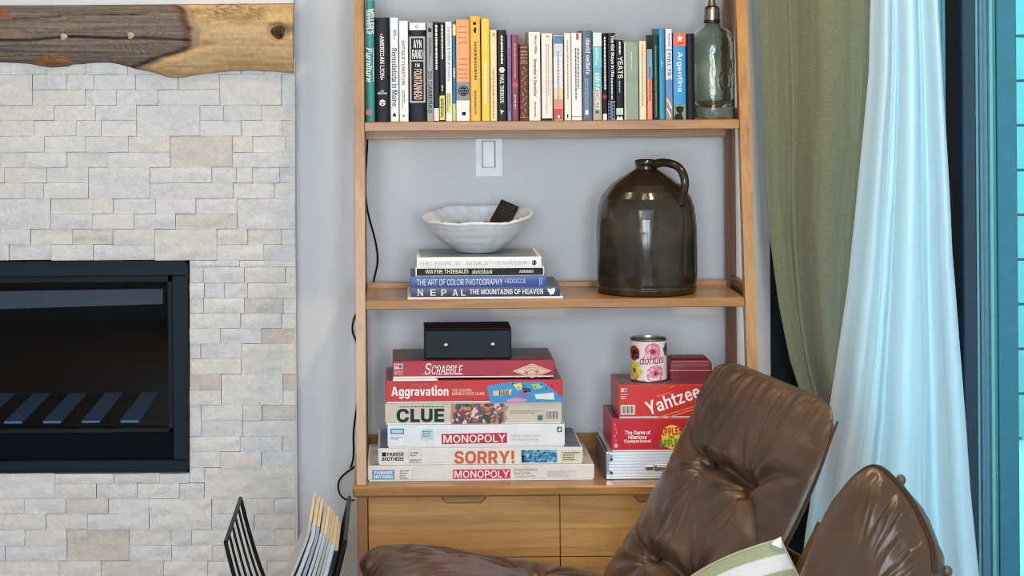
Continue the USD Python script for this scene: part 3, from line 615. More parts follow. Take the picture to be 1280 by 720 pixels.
T(t, '50 CAMERAS', (535.4, 89, 540, 141.5), y, K_t, 90, weight=500, serif=True); decal('subtitle', dashes(535.6, 47, 539.6, 82, 6, 2, True), y, DKG, t); decal('emblem', Point(537.2, 38).buffer(2.3).union(R(535.6, 34.5, 538, 37)), y, K_t, t)
t, y = book(6, 542.2, 549, 27.4, (26, 40, 52), 'narrow dark blue-black book with white foot band and white title')
decal('subtitle', dashes(543.4, 31, 547.8, 87, 7, 1, True), y, W_t, t); band(t, y, 542.2, 549, 135, 151, (222, 226, 214))
t, y = book(7, 549.2, 556.4, 28, (24, 32, 30), 'narrow black-green book with yellow foot band')
decal('subtitle', dashes(551, 31, 554.6, 74, 8, 1, True), y, W_t, t); decal('author', dashes(551.4, 106, 554, 114, 9, 1, True), y, W_t, t); band(t, y, 549.2, 556.4, 119.6, 150, (226, 214, 90)); decal('foot_print', dashes(550.6, 123, 555, 148, 10, 2, True), y, K_t, t, 2)
t, y = book(8, 556.8, 565.2, 27.2, (232, 234, 232), 'white textbook with grey title and yellow mark near the foot')
T(t, 'Introduction to Political Economy', (558.6, 33.6, 563, 101.6), y, DKG, 90, weight=400, serif=True); band(t, y, 557.6, 564.4, 116, 142, (232, 222, 110)); decal('foot_print', dashes(558.6, 117, 563.6, 140, 11, 2, True), y, G_t, t, 2)
t, y = book(9, 565.4, 570, 27, (14, 104, 146), 'thin blue booklet with yellow head and lime foot')
band(t, y, 565.4, 570, 30.4, 44.4, (226, 218, 130)); band(t, y, 565.4, 570, 129.6, 151, (176, 208, 96)); decal('author', dashes(566, 85, 569.4, 98, 12, 1, True), y, W_t, t)
t, y = book(10, 570.2, 587.4, 24.6, (240, 156, 92), 'thick orange paperback with grey label band and white foot')
band(t, y, 570.2, 587.4, 102.4, 125.6, (126, 132, 134)); band(t, y, 570.2, 587.4, 125.6, 151, (234, 234, 230)); decal('emblem', Point(579.4, 113.6).buffer(6.5), y, K_t, t, 2)
decal('emblem', Point(579.4, 113.6).buffer(5.4).difference(Point(579.4, 113.6).buffer(4.6)).union(dashes(575.5, 110.5, 583.4, 116.6, 13, 2)), y, G_t, t, 3)
decal('subtitle', shapely.union_all([dashes(573.5, yy, 584.5, yy + 2.6, 14 + k) for k, yy in enumerate((32, 39, 46, 52, 72.5, 79, 85.5, 91, 96))]), y, paint((176, 110, 64), .5), t); decal('foot_mark', R(577.6, 140, 582, 144.4), y, K_t, t, 2)
t, y = book(11, 587.8, 600.6, 20, (226, 176, 26), 'golden yellow book, the taller of the yellow pair', .14)
decal('title', dashes(591.6, 52, 597.4, 100, 30, 1, True), y, paint((120, 86, 22), .5), t); decal('emblem', Polygon([(593.4, 34), (595.4, 34.5), (595, 41), (593, 41), (591.6, 38)]).union(R(591.4, 27.5, 595, 31)), y, K_t, t); decal('author', dashes(592.4, 113, 596.4, 143, 31, 1, True), y, paint((120, 86, 22), .5), t)
t, y = book(12, 601.8, 612.2, 23.4, (240, 198, 20), 'bright yellow paperback with white title beside the golden book')
decal('title', dashes(604.4, 76, 609.4, 130, 32, 1, True), y, W_t, t); decal('author', dashes(605.4, 40, 608.8, 62, 33, 1, True), y, paint((250, 226, 120), .5), t)
t, y = book(13, 612.8, 621.2, 37.4, (240, 216, 166), 'cream paperback with faint tan lettering, right of the yellow pair')
decal('title', dashes(615, 86, 618.6, 148, 34, 1, True), y, TANT, t); decal('emblem', Polygon([(617, 40), (615, 44.5), (619, 44.5)]), y, TANT, t)
t, y = book(14, 621.8, 633.2, 37.4, (30, 26, 26), 'black paperback with white flower emblem between title and author')
decal('title', dashes(625, 44.5, 629.6, 80, 35, 1, True), y, W_t, t)
T(t, 'PAUL THEROUX', (625, 93, 629.8, 129), y, W_t, 90, weight=600, serif=True); decal('emblem', shapely.union_all([Point(627.4 + 2.2 * math.cos(k), 87.4 + 2.2 * math.sin(k)).buffer(1.5) for k in np.linspace(0, 6.28, 7)]), y, W_t, t); decal('emblem', Polygon([(625, 137), (630.4, 139), (627.8, 140.4), (627.4, 144), (626, 140)]), y, W_t, t)
t, y = book(15, 634, 639.4, 43, (128, 112, 158), 'thin mottled lilac book'); decal('title', dashes(635.4, 60, 638, 140, 36, 1, True), y, paint((60, 50, 100), .5), t)
t, y = book(16, 639.6, 648.4, 43.4, (118, 34, 56), 'maroon book with pink smudges on its spine')
decal('title', dashes(642, 54, 645.6, 98, 37, 1, True), y, paint((190, 130, 140), .5), t); decal('author', dashes(642.6, 118, 645.6, 136, 38, 1, True), y, paint((210, 190, 214), .5), t); decal('spine_patch', Point(644, 106).buffer(3.6), y, paint((186, 74, 110), .5), t)
t, y = book(17, 649.2, 660.6, 55.4, (98, 52, 34), 'short brown antique book with gilt ornament on the spine', .12, True, .6, .25)
gilt = shapely.union_all([dashes(651, yy, 659, yy + 3, 40 + k) for k, yy in enumerate((58, 63, 67, 71, 75))] + [Point(655 + 2.6 * math.sin(k * 1.9), 85 + k * 2.6).buffer(.95) for k in range(24)] + [R(650, 78.6, 660, 79.4), R(650, 146, 660, 146.8)])
decal('gilt_ornament', gilt, y, paint((176, 128, 92), .4), t)
t, y = book(18, 661, 675.6, 40, (232, 228, 214), 'wide cream book with black italic-looking author and title, right of the short brown one')
T(t, 'Henry Miller', (667.4, 44, 671.2, 68), y, K_t, 90, weight=500, serif=True); T(t, 'Remember to Remember', (667, 73.5, 671.2, 121), y, K_t, 90, weight=500, serif=True); decal('publisher', dashes(667.8, 127, 670.2, 147, 41, 1, True), y, DKG, t)
t, y = book(19, 677, 690.8, 41.6, (226, 222, 212), 'off-white paperback with black foot strip and faint grey lettering')
band(t, y, 677.2, 690.6, 148, 150.6, (20, 20, 22)); decal('title', dashes(682, 55, 687, 142, 42, 2, True), y, paint((170, 168, 164), .5), t); decal('emblem', Point(684.6, 45.6).buffer(1.2), y, G_t, t)
t, y = book(20, 692, 704, 44.4, (226, 222, 216), 'white paperback fading to orange and red at the foot, blue patch at its head')
band(t, y, 692, 704, 45, 54.6, (64, 116, 168)); band(t, y, 692, 704, 54.6, 70, (196, 206, 220)); band(t, y, 692, 704, 110, 124, (236, 200, 160)); band(t, y, 692, 704, 124, 136, (226, 138, 92)); band(t, y, 692, 704, 136, 149.6, (186, 60, 42))
decal('title', dashes(695.6, 64, 700.4, 132, 43, 1, True), y, paint((150, 160, 186), .5), t, 2); decal('emblem', R(697, 144, 699.6, 148), y, W_t, t, 2)
t, y = book(21, 705.4, 714, 41.4, (230, 226, 212), 'cream paperback with a handwritten-looking grey title, left of the one with a red capsule')
decal('title', dashes(708, 50, 711.4, 124, 44, 1, True), y, paint((160, 152, 140), .5), t); decal('emblem', R(708.8, 143, 710.4, 147), y, K_t, t)
t, y = book(22, 714.4, 727.4, 41, (234, 232, 228), 'white paperback with a red capsule mark at the head of its spine')
decal('capsule', R(720.2, 43, 723.4, 48).union(Point(721.8, 43).buffer(1.9)).union(Point(721.8, 48).buffer(1.9)), y, paint((172, 40, 28), .4), t); decal('title', dashes(718.4, 60, 724.4, 125, 45, 2, True), y, DKG, t); decal('foot_line', R(714.8, 145.2, 727, 145.8), y, DKG, t)
t, y = book(23, 728, 740.4, 38.2, (66, 88, 116), 'slate blue book with white lower-case author name')
T(t, 'david sedaris', (732.4, 48, 738, 93), y, W_t, 90, weight=500, serif=True); decal('title', dashes(731, 98, 736, 138, 46, 2, True), y, paint((150, 168, 190), .5), t); decal('emblem', R(731.6, 137, 735.4, 143.4), y, W_t, t)
t, y = book(24, 741, 752.4, 40, (164, 160, 148), 'turquoise and grey book with a pale head and white capitals')
band(t, y, 741, 752.4, 41, 58, (206, 222, 224)); band(t, y, 741, 752.4, 58.8, 85, (92, 190, 206)); band(t, y, 741, 752.4, 85.8, 112, (84, 178, 190)); decal('author', dashes(744, 60, 748.6, 82, 47, 2, True), y, W_t, t, 2)
T(t, 'ANN PATCHETT', (743.6, 90, 749.6, 137), y, W_t, 90, lift=2, weight=600, serif=True); decal('emblem', Point(746.2, 140).buffer(1.6), y, K_t, t)
t, y = book(25, 753, 759.4, 41.4, (20, 18, 20), 'narrow black paperback with red mark, left of the wider black one')
decal('title', dashes(754.6, 46, 758, 112, 48, 1, True), y, W_t, t); decal('emblem', Point(756, 121).buffer(2.6), y, paint((150, 36, 46), .5), t); band(t, y, 753.4, 759, 142, 150, (226, 220, 212))
t, y = book(26, 759.8, 769.4, 41.2, (22, 24, 32), 'black paperback with bold white title and bluish foot, taller neighbour of the black poetry book')
T(t, 'The Kid Stays in the', (762.8, 44, 768, 96), y, W_t, 90, weight=700, serif=True); decal('author', dashes(763, 97, 767, 125, 49, 1, True), y, paint((190, 200, 214), .5), t); band(t, y, 759.8, 769.4, 126, 150, (96, 118, 142)); decal('foot_print', shapely.union_all([Point(762 + 5 * (k % 2), 128 + 2 * k).buffer(1.5) for k in range(11)]), y, K_t, t, 2)
t, y = book(27, 770, 779.4, 50, (24, 26, 32), 'black poetry book with large white capitals and pale green square at the foot')
decal('author', dashes(773, 52, 776.6, 68, 50, 1, True), y, W_t, t); T(t, 'YEATS', (772.4, 70.6, 778.4, 98), y, W_t, 90, weight=600); decal('title', dashes(773, 101, 776, 116, 51, 1, True), y, paint((150, 180, 190), .5), t); band(t, y, 770, 779.4, 135, 143.6, (176, 208, 190)); decal('emblem', Polygon([(770.4, 150), (772, 144.6), (774.6, 147), (777.6, 144.8), (779, 150)]), y, W_t, t)
t, y = book(28, 780, 798.4, 52.4, (142, 160, 146), 'wide plain sage grey book with faded spine', .14, True, .6)
decal('title', dashes(788, 65, 790.6, 87, 52, 1, True), y, paint((196, 208, 196), .5), t); decal('spine_edge', R(780.4, 53, 782.4, 150), y, paint((190, 194, 178), .5), t)
t, y = book(29, 799, 808.2, 51.2, (218, 210, 178), 'cream-beige book with fine brown capitals, right of the plain sage one')
decal('title', dashes(801.8, 55.4, 804.6, 132, 53, 1, True), y, TANT, t)
t, y = book(30, 809, 815.6, 61.4, (232, 134, 108), 'short salmon book with blue upper half')
band(t, y, 809, 815.6, 62, 98, (96, 144, 188)); decal('title', dashes(811.4, 84, 813.2, 126, 54, 1, True), y, K_t, t, 2)
t, y = book(31, 816.4, 823.6, 43.4, (20, 54, 36), 'dark green book with pale speckled title'); decal('title', dashes(819, 57, 821, 146, 55, 1, True), y, paint((120, 160, 120), .5), t)
t, y = book(32, 824, 831.2, 35.4, (16, 132, 178), 'bright blue slim book, left of the white and blue one'); decal('title', dashes(826.6, 77, 828.2, 84, 56, 1, True), y, W_t, t)
t, y = book(33, 832, 840.6, 36, (206, 212, 224), 'white and blue book with dark capitals and rocky picture at the foot')
decal('author', dashes(835.2, 42, 837.6, 58, 57, 1, True), y, G_t, t); decal('head_line', R(832.4, 61.8, 840.2, 62.6), y, K_t, t); band(t, y, 832, 840.6, 100, 122, (90, 128, 190)); band(t, y, 832, 840.6, 122, 149.6, (134, 132, 126)); T(t, 'FULL TILT', (834.4, 66, 838.4, 101), y, paint((50, 60, 100), .5), 90, lift=2, weight=500, serif=True)
decal('rocks', shapely.union_all([Polygon([(833 + (k * 37 % 6), 124 + k * 2), (835 + (k * 37 % 6), 123 + k * 2), (834.6 + (k * 37 % 6), 127 + k * 2)]) for k in range(11)]), y, W_t, t, 2)
t, y = book(34, 841.6, 857.6, 41, (18, 140, 204), 'bright blue travel guide with orange head, next to the green bottle')
band(t, y, 841.6, 857.6, 41.4, 57.8, (226, 92, 48)); T(t, 'Argentina', (845.8, 65, 853.4, 114.6), y, W_t, 90, weight=600); decal('emblem', Polygon([(849.6, 43), (850.6, 46), (853.4, 46.6), (851, 48.4), (852, 52), (849.6, 50), (847, 52), (848, 48.4), (846, 46.6), (848.8, 46)]), y, W_t, t, 2); decal('emblem', dashes(846, 53, 853.6, 55.6, 58), y, paint((120, 30, 20), .5), t, 2)
band(t, y, 841.6, 857.6, 131, 149.4, (110, 140, 100)); decal('silhouette', Point(849.6, 137).buffer(4.4).union(R(844.4, 133.8, 855, 135.6)).union(Polygon([(842.2, 149.4), (844, 143), (852, 141), (854, 149.4)])), y, K_t, t, 2)
t, y = book(35, 858, 868.6, 42, (22, 22, 24), 'plain black book at the right end of the row, half behind the green bottle', .14, True)

# ------------------------------------------------------------------ siphon bottle
def px_profile(prof, Y, zbase, ybase):
    """(pixel radius, pixel y) pairs to (radius, z); ybase is the y of the base."""
    s = Y / F
    return [(max(r, 0) * s, zbase + (ybase - y) * s) for r, y in prof]
QY = 4.862; s_ = QY / F; qc = V(890.5, 100, QY)[:2]
q0 = 65 + (CAMZ - S1T) / QY * F - .0 - (890.5 - CX) * ROLL
outp = [(0, 148), (24, 148), (26.6, 146.5), (27.4, 143), (27.7, 138), (27.7, 90), (27.7, 66), (27.4, 56), (26.6, 49), (24.4, 43), (19, 37.2), (12.6, 33), (9.2, 30.4), (8.2, 28)]
inp = [(7.0, 28), (8, 31), (11.4, 34.4), (17.6, 38.6), (22.8, 44), (25.0, 50), (25.9, 57), (26.2, 67), (26.3, 90), (26.2, 124), (24.5, 131), (16, 135), (0, 136)]
def bump_bottle(m):
    v = m.vertices; r = np.hypot(v[:, 0] - qc[0], v[:, 1] - qc[1]); a = np.arctan2(v[:, 1] - qc[1], v[:, 0] - qc[0])
    n = meshkit.fbm(np.stack([a * 6, v[:, 2] * 60, r * 0], -1), 3, 4); k = (r > 24 * s_)
    oval = np.exp(-(((a + 1.15) / .26) ** 2 + ((v[:, 2] - S1T - .085) / .022) ** 2 - 1) ** 2 * 8) * (r > .045)
    d = (n - .5) * .0016 * k + oval * .0012
    v[:, 0] += np.cos(a) * d; v[:, 1] += np.sin(a) * d; return m
def dense(p, n): 
    p = np.array(p, float); t = np.r_[0, np.cumsum(np.hypot(*np.diff(p, axis=0).T))]; u = np.union1d(np.linspace(0, t[-1], n), t)
    return list(zip(np.interp(u, t, p[:, 0]), np.interp(u, t, p[:, 1])))
GL = mat('bottle_glass', {'g': ('geometry', {}), 'n': ('noise_texture', {'scale': 45.0, 'detail': 3.0}), 'b': ('bump', {'strength': .18, 'distance': .002}), 'p': ('principled_bsdf', {'base_color': (0.77, 0.86, 0.79), 'roughness': .04, 'transmission_weight': 1.0, 'ior': 1.33})},
         [('g.position', 'n.vector'), ('n.fac', 'b.height'), ('b.normal', 'p.normal')])
NICK = paint((150, 140, 124), .28, 1.0, name='nickel', bump=.05)
sb = thing('siphon_bottle', 'old green glass soda siphon bottle with metal head, right end of the top shelf', 'bottle', (*qc, S1T))
P_ = px_profile(dense(outp, 60), QY, S1T + .0006, 148) + px_profile(dense(inp, 50), QY, S1T + .0006, 148)
obj('glass_body', bump_bottle(lathe(P_, qc, 96)), GL, sb, smooth=40)
obj('neck_ring', lathe(px_profile([(8.4, 30), (10, 29.4), (10.4, 27.6), (10, 25.4), (8.4, 25)], QY, S1T + .0006, 148), qc, 48), paint((60, 52, 46), .35, .8, name='dark_metal'), sb, smooth=40)
obj('metal_cap', lathe(px_profile([(0, 28), (9.4, 27.8), (9.6, 24.8), (9.6, 13), (9.2, 10.4), (7.4, 8.6), (5.4, 7.8), (4.6, 5), (4.4, 0), (4.0, -3), (3.6, -12), (4.4, -14), (4.4, -20), (0, -20.5)], QY, S1T + .0006, 148), qc, 48), NICK, sb, smooth=40)
sz = S1T + 148 * s_
obj('spout', tube(spline([(qc[0], qc[1], sz + 15 * s_), (qc[0] - .02, qc[1] - .01, sz + 17 * s_), (qc[0] - .045, qc[1] - .025, sz + 12 * s_), (qc[0] - .06, qc[1] - .035, sz + 6 * s_)], 24), .0045, 12), NICK, sb, smooth=True)
obj('lever', tube(spline([(qc[0], qc[1], sz + 19 * s_), (qc[0] + .02, qc[1], sz + 24 * s_), (qc[0] + .05, qc[1] - .01, sz + 20 * s_)], 20), .004, 10), NICK, sb, smooth=True)

# ------------------------------------------------------------------ stoneware jug
JY = 4.832; jc = V(808.2, 300, JY)[:2]; zj = S2T + .0004
jp = [(0, 368.4), (59, 368.4), (61.2, 367), (61.8, 364), (62.2, 361), (61, 358.6), (61.6, 355), (62.2, 345), (62.4, 310), (62.2, 288), (61.2, 274), (59.4, 262), (55.6, 250), (50, 241.5), (42, 233), (32, 226), (23, 220.5), (17, 217), (13.4, 214.6), (13, 211), (14.2, 208.4), (14.4, 205.4), (13.4, 203.6), (10.5, 203.2), (8.4, 205), (8, 214), (12, 220), (0, 224)]
jm = lathe(px_profile(dense(jp, 110), JY, zj, 368.4), jc, 128)
v = jm.vertices; a = np.arctan2(v[:, 1] - jc[1], v[:, 0] - jc[0]); r = np.hypot(v[:, 0] - jc[0], v[:, 1] - jc[1])
d = (meshkit.fbm(np.stack([a * 3.0, v[:, 2] * 9, r * 0], -1), 3, 6) - .5) * .004 * np.clip((r - .03) / .03, 0, 1)
v[:, 0] += np.cos(a) * d; v[:, 1] += np.sin(a) * d
GLZ = mat('brown_glaze', {'g': ('geometry', {}), 'n': ('noise_texture', {'scale': 7.0, 'detail': 6.0, 'distortion': .6}), 'm': ('mapping', {'scale': (30.0, 30.0, 3.0)}), 'n2': ('noise_texture', {'scale': 1.6, 'detail': 5.0}),
                         'r': ('rgb_ramp', {'ramp': [(0.3, lin((16, 14, 9))), (0.5, lin((38, 32, 18))), (0.7, lin((64, 55, 33)))]}), 'b': ('bump', {'strength': .5, 'distance': .003}),
                         'p': ('principled_bsdf', {'roughness': .2, 'specular_ior_level': .45, 'coat_weight': .3, 'coat_roughness': .08})},
          [('g.position', 'n.vector'), ('n.fac', 'r.fac'), ('r.color', 'p.base_color'), ('g.position', 'm.vector'), ('m.vector', 'n2.vector'), ('n2.fac', 'b.height'), ('b.normal', 'p.normal')])
jg = thing('stoneware_jug', 'large dark brown glazed stoneware jug with small loop handle, on the middle shelf', 'jug', (*jc, zj))
obj('body', jm, GLZ, jg, smooth=40)
js = JY / F
def jp3(r, y, az): return (jc[0] + r * js * math.cos(az), jc[1] + r * js * math.sin(az), zj + (368.4 - y) * js)
az = math.radians(-48)
hp = spline([jp3(13, 209.5, az), jp3(24, 206.5, az), jp3(40, 207, az), jp3(54, 212, az), jp3(61.5, 223, az), jp3(62, 236, az), jp3(58.5, 248, az), jp3(55, 257, az)], 40)
hm = tube(hp, np.interp(np.linspace(0, 1, 40), [0, .15, .5, .9, 1], [.0105, .0098, .0095, .0095, .0105]), 16)
obj('handle', hm, GLZ, jg, smooth=True)

# ------------------------------------------------------------------ lying books, bowl, remote
LBY = 4.712
def lying(name, label, x0, y0, x1, y1, Y, depth, z0, rgb, skew=0.0, hard=True, wrap=True):
    """A book lying flat, its spine to the front. Returns thing, top z."""
    a, b, _, _ = RW(x0, y0, x1, y1, Y); h = (y1 - y0) * Y / F
    t = thing(name, label, 'book', ((a + b) / 2, Y, z0), 'books lying on the middle shelf')
    rest((x0 + x1) / 2, y1, Y, z0)
    w = min(.003, h * .2)
    prof = [(Y, z0), (Y + depth, z0), (Y + depth, z0 + w), (Y + .006, z0 + w), (Y + .006, z0 + h - w), (Y + depth, z0 + h - w), (Y + depth, z0 + h), (Y, z0 + h), (Y - .001, z0 + h * .5)]
    m = trimesh.creation.extrude_polygon(Polygon(prof), b - a, engine='earcut'); v = m.vertices.copy(); m.vertices = np.stack([a + v[:, 2], v[:, 0], v[:, 1]], 1)
    obj('cover', m, paint(rgb, .38, name='cover'), t, smooth=30)
    obj('pages', bx(a + .003, b - .003, Y + .0062, Y + depth - .004, z0 + w, z0 + h - w), PAGES, t)
    return t, z0 + h + .0002, (a, b)
z = S2T + .0003
t, z, _ = lying('picture_book', 'thin white book at the bottom of the pile on the middle shelf', 509.6, 373.6, 703.8, 376.6, LBY - .004, .225, z, (232, 228, 218))
t, z, _ = lying('picture_book', 'thick navy book with large spaced white capitals, second from the bottom of the pile', 514.2, 361.6, 700.4, 373.6, LBY, .205, z, (22, 40, 82))
yb_ = LBY - .001
for ch, xx in zip('NEPAL', (521.6, 537.0, 551.0, 565.4, 575.6)): T(t, ch, (xx, 364.4, xx + (7.6 if ch != 'L' else 6.6), 372.6), yb_, W_t, name='title', weight=600, serif=True)
T(t, 'THE MOUNTAINS OF HEAVEN', (587, 364, 679, 370.6), yb_, W_t, name='subtitle', weight=700, serif=True)
decal('emblem', Polygon([(684.6, 362.8), (686.4, 364), (690.4, 363.6), (693, 362.4), (694, 366.4), (692, 370.4), (687.6, 371.6), (686.4, 368.6), (684.8, 367)]), yb_, W_t, t)
t, z, _ = lying('picture_book', 'bright blue book with thin white capitals lying in the middle of the pile', 513.6, 347.8, 682.4, 361.4, LBY - .006, .185, z, (26, 66, 150))
yb_ = LBY - .007
T(t, 'THE ART OF COLOR PHOTOGRAPHY', (521, 351.4, 628.4, 358.6), yb_, W_t, name='title', weight=400); T(t, 'HEDGECOE', (631.6, 351, 657.4, 356.2), yb_, W_t, name='author', weight=300); decal('emblem', dashes(673.6, 349.6, 678.6, 359, 71, 2, True), yb_, paint((150, 180, 226), .5), t)
t, z, _ = lying('picture_book', 'black-spined book with white borders, second from the top of the pile', 519.4, 336.8, 680.2, 347.6, LBY, .19, z, (228, 226, 220))
yb_ = LBY - .001
decal('spine_panel', R(521, 338, 678.8, 346.8), yb_, paint((30, 26, 24), .4), t); T(t, 'WAYNE THIEBAUD', (531.4, 339.6, 585.6, 344.6), yb_, paint((226, 216, 190), .5), name='author', lift=2, weight=600, serif=True); T(t, 'sketchbook', (590, 339.4, 616, 344.8), yb_, paint((226, 216, 190), .5), name='title', lift=2, weight=600, serif=True, slant=14); T(t, 'ABRAMS', (648.8, 340.2, 667, 343.6), yb_, paint((226, 216, 190), .5), name='publisher', lift=2, weight=600, serif=True)
t, z, (a, b) = lying('picture_book', 'white cookbook with grey lettering and photo cover, topmost of the pile under the bowl', 521, 322.8, 676.6, 335.4, LBY, .21, z, (240, 240, 238))
yb_ = LBY - .001
T(t, 'THE BEST OF GOURMET  SIXTY-FIVE YEARS, SIXTY-FIVE FAVORITE RECIPES', (523.6, 328, 661.6, 333.2), yb_, G_t, name='title', weight=300); decal('emblem', Point(667.6, 329.6).buffer(3).difference(Point(667.6, 329.6).buffer(2)).union(R(667, 327.4, 669, 331.6)), yb_, K_t, t)
px_ = np.linspace(a + .008, b - .008, 60); py_ = np.linspace(LBY + .01, LBY + .2, 40); GX, GY = np.meshgrid(px_, py_)
gc = meshkit.fbm(np.stack([GX * 30, GY * 30, GX * 0], -1), 4, 3)[..., None]
obj('cover_photo', gridmesh(np.stack([GX, GY, GX * 0 + z + .0003], -1)), tinted('photo_print', .3), t, col=(lin((96, 104, 104)) * (1 - gc) + lin((168, 172, 168)) * gc).reshape(-1, 3))
SHIFT[0] = 0
ZB = z + .0008
BWY = LBY + .115; bcx = V(597, 300, BWY)[:2]; bs = BWY / F
bp = [(0, 317), (20, 317), (25, 316), (29.5, 313.4), (36, 309.6), (46.5, 301.4), (57.6, 289.4), (64.5, 279.5), (66.8, 275.4), (68.6, 273.4), (69.2, 271.4), (68.8, 269.8), (67.2, 269.2), (65.0, 269.6), (63.4, 272.4), (56, 285), (44, 297), (30, 306), (14, 311), (0, 312)]
bm = lathe(px_profile(dense(bp, 90), BWY, ZB, 317), bcx, 128)
v = bm.vertices; a = np.arctan2(v[:, 1] - bcx[1], v[:, 0] - bcx[0]); r = np.hypot(v[:, 0] - bcx[0], v[:, 1] - bcx[1]); hgt = np.clip((v[:, 2] - ZB) / .0885, 0, 1)
d = (meshkit.fbm(np.stack([np.cos(a) * 2.2, np.sin(a) * 2.2, v[:, 2] * 22], -1), 3, 8) - .5)
v[:, 0] += np.cos(a) * d * .006 * hgt; v[:, 1] += np.sin(a) * d * .006 * hgt
v[:, 2] += hgt ** 1.5 * ((v[:, 0] - bcx[0]) * .04 + (v[:, 1] - bcx[1]) * .095 + .0022 * np.sin(3 * a + 1) + .0016 * np.sin(7 * a))
CER = mat('white_ceramic', {'g': ('geometry', {}), 'n': ('noise_texture', {'scale': 60.0, 'detail': 5.0}), 'n3': ('noise_texture', {'scale': 9.0, 'detail': 3.0}), 'r': ('rgb_ramp', {'ramp': [(0.25, lin((196, 204, 212))), (0.42, lin((220, 226, 231))), (0.7, lin((234, 237, 239)))]}),
                           'b': ('bump', {'strength': .5, 'distance': .002}), 'p': ('principled_bsdf', {'roughness': .32, 'coat_weight': .3})},
          [('g.position', 'n.vector'), ('g.position', 'n3.vector'), ('n.fac', 'r.fac'), ('r.color', 'p.base_color'), ('n3.fac', 'b.height'), ('b.normal', 'p.normal')])
bw = thing('ceramic_bowl', 'white handmade ceramic bowl with chipped rim, standing on the pile of books', 'bowl', (*bcx, ZB))
obj('body', bm, CER, bw, smooth=50)
for k, (aa, ll) in enumerate(((-1.02, .009), (-.80, .007), (-.62, .006), (-1.45, .008), (-1.95, .010), (-2.3, .006))):
    rr = 66.9 * bs; th = np.linspace(aa - ll / rr / 1.5, aa + ll / rr / 1.5, 8)
    zz = ZB + (317 - 269.0) * bs
    def rimz(a_, r_): 
        return zz + (r_ * math.cos(a_) * .04 + r_ * math.sin(a_) * .095 + .0022 * math.sin(3 * a_ + 1) + .0016 * math.sin(7 * a_)) + .0002
    obj('rim_chip', tube([(bcx[0] + (rr + .002) * math.cos(q_), bcx[1] + (rr + .002) * math.sin(q_), rimz(q_, rr) - .0008) for q_ in th], np.r_[.0003, np.full(6, .0011), .0003], 6), paint((60, 56, 52), .6), bw)
dr = np.array([[-.62, -2], [-.60, -8], [-.64, -14], [-.63, -20]])
rmt = thing('remote_control', 'black remote control leaning in the white bowl', 'remote control', V(630, 270, BWY))
top_c = np.array(V(638.5, 254.0, BWY + .03)); ax = np.array(V(638.5, 254, BWY + .03)) - np.array(V(622, 284, BWY - .005)); L = np.linalg.norm(ax); ax /= L
sd_ = np.array([1, 0, .03]); sd_ -= ax * sd_.dot(ax); sd_ /= np.linalg.norm(sd_); nn = np.cross(ax, sd_); nn = nn if nn[1] < 0 else -nn
def rb(l0, l1, w0, w1, n0, n1): return hexa([top_c + ax * l + sd_ * w + nn * n0 for l in (l0, l1) for w in (w0, w1)], [top_c + ax * l + sd_ * w + nn * n1 for l in (l0, l1) for w in (w0, w1)])
obj('body', hexa([top_c + ax * l + sd_ * w for l in (-.088, 0) for w in (-.024, .021)] , [top_c + ax * l + sd_ * w + nn * -.013 for l in (-.086, -.002) for w in (-.023, .020)]), paint((20, 20, 21), .4, name='remote_plastic'), rmt)
for k in range(4):
    for j in range(3): obj('button', rb(-.012 - k * .008, -.0085 - k * .008, -.010 + j * .009, -.0065 + j * .009, 0, .0009), paint((58, 58, 60), .5), rmt)

# ------------------------------------------------------------------ board games on the cabinet
def game(label, x0, y0, x1, y1, Y, depth, z0, rgb, rough=.34, group='board games stacked on the left of the cabinet', taper=0.0, yaw=0.0, top=None, name='board_game_box'):
    a, b, _, _ = RW(x0, y0, x1, y1, Y); h = (y1 - y0) * Y / F + .0011
    rest((x0 + x1) / 2, y1, Y, z0)
    t = thing(name, label, 'board game', ((a + b) / 2, Y, z0), group)
    m = paint(rgb, rough, vary=.05, name='box_card')
    obj('lid', bx(a, b, Y, Y + depth, z0 + .0035, z0 + h, .0010), m, t)
    obj('tray', bx(a + .0025, b - .0025, Y + .0022, Y + depth - .0025, z0, z0 + .0035), WHITE, t)
    if top is not None:
        m_ = .004
        P = np.array([(a + m_, Y + m_, z0 + h + .0003), (b - m_, Y + m_, z0 + h + .0003), (b - m_, Y + depth - m_, z0 + h + .0003), (a + m_, Y + depth - m_, z0 + h + .0003)])
        obj('lid_picture', (P, np.array([(0, 1, 2), (0, 2, 3)])), paint(top, .35, vary=.5, scale=22, name='lid_picture'), t)
    return t, z0 + h + .0006
def lines(t, rect, rows, seed, m, Y, name='small_print', lift=1): decal(name, dashes(*rect, seed, rows), Y, m, t, lift)
def panel(t, rect, rgb, Y, name='printed_panel', lift=1): decal(name, R(*rect), Y, paint(rgb, .35, name='print'), t, lift)
GY = 4.680
RED = paint((196, 22, 52), .35, name='print'); BLUE = paint((40, 130, 190), .35, name='print'); TEALP = paint((20, 110, 120), .35, name='print'); WP = paint((240, 238, 234), .4, name='print'); KP = paint((22, 24, 26), .4, name='print')
z = ZC + .0004
t, z = game('long cream-white property trading game box at the very bottom of the left stack', 459.8, 581.2, 742.8, 600.2, GY, .255, z, (226, 222, 212), top=(196, 190, 176))
y = GY
panel(t, (465.2, 587, 493.2, 598.6), (64, 150, 196), y); T(t, 'PARKER', (467.6, 588.4, 490.6, 592.4), y, WP, lift=2, weight=800); T(t, 'BROTHERS', (467, 593.4, 491.2, 597.4), y, WP, lift=2, weight=800)
lines(t, (499.6, 586.6, 511, 598.6), 4, 81, paint((130, 130, 128), .5), y); panel(t, (515.2, 585.4, 515.7, 599.4), (190, 186, 176), y)
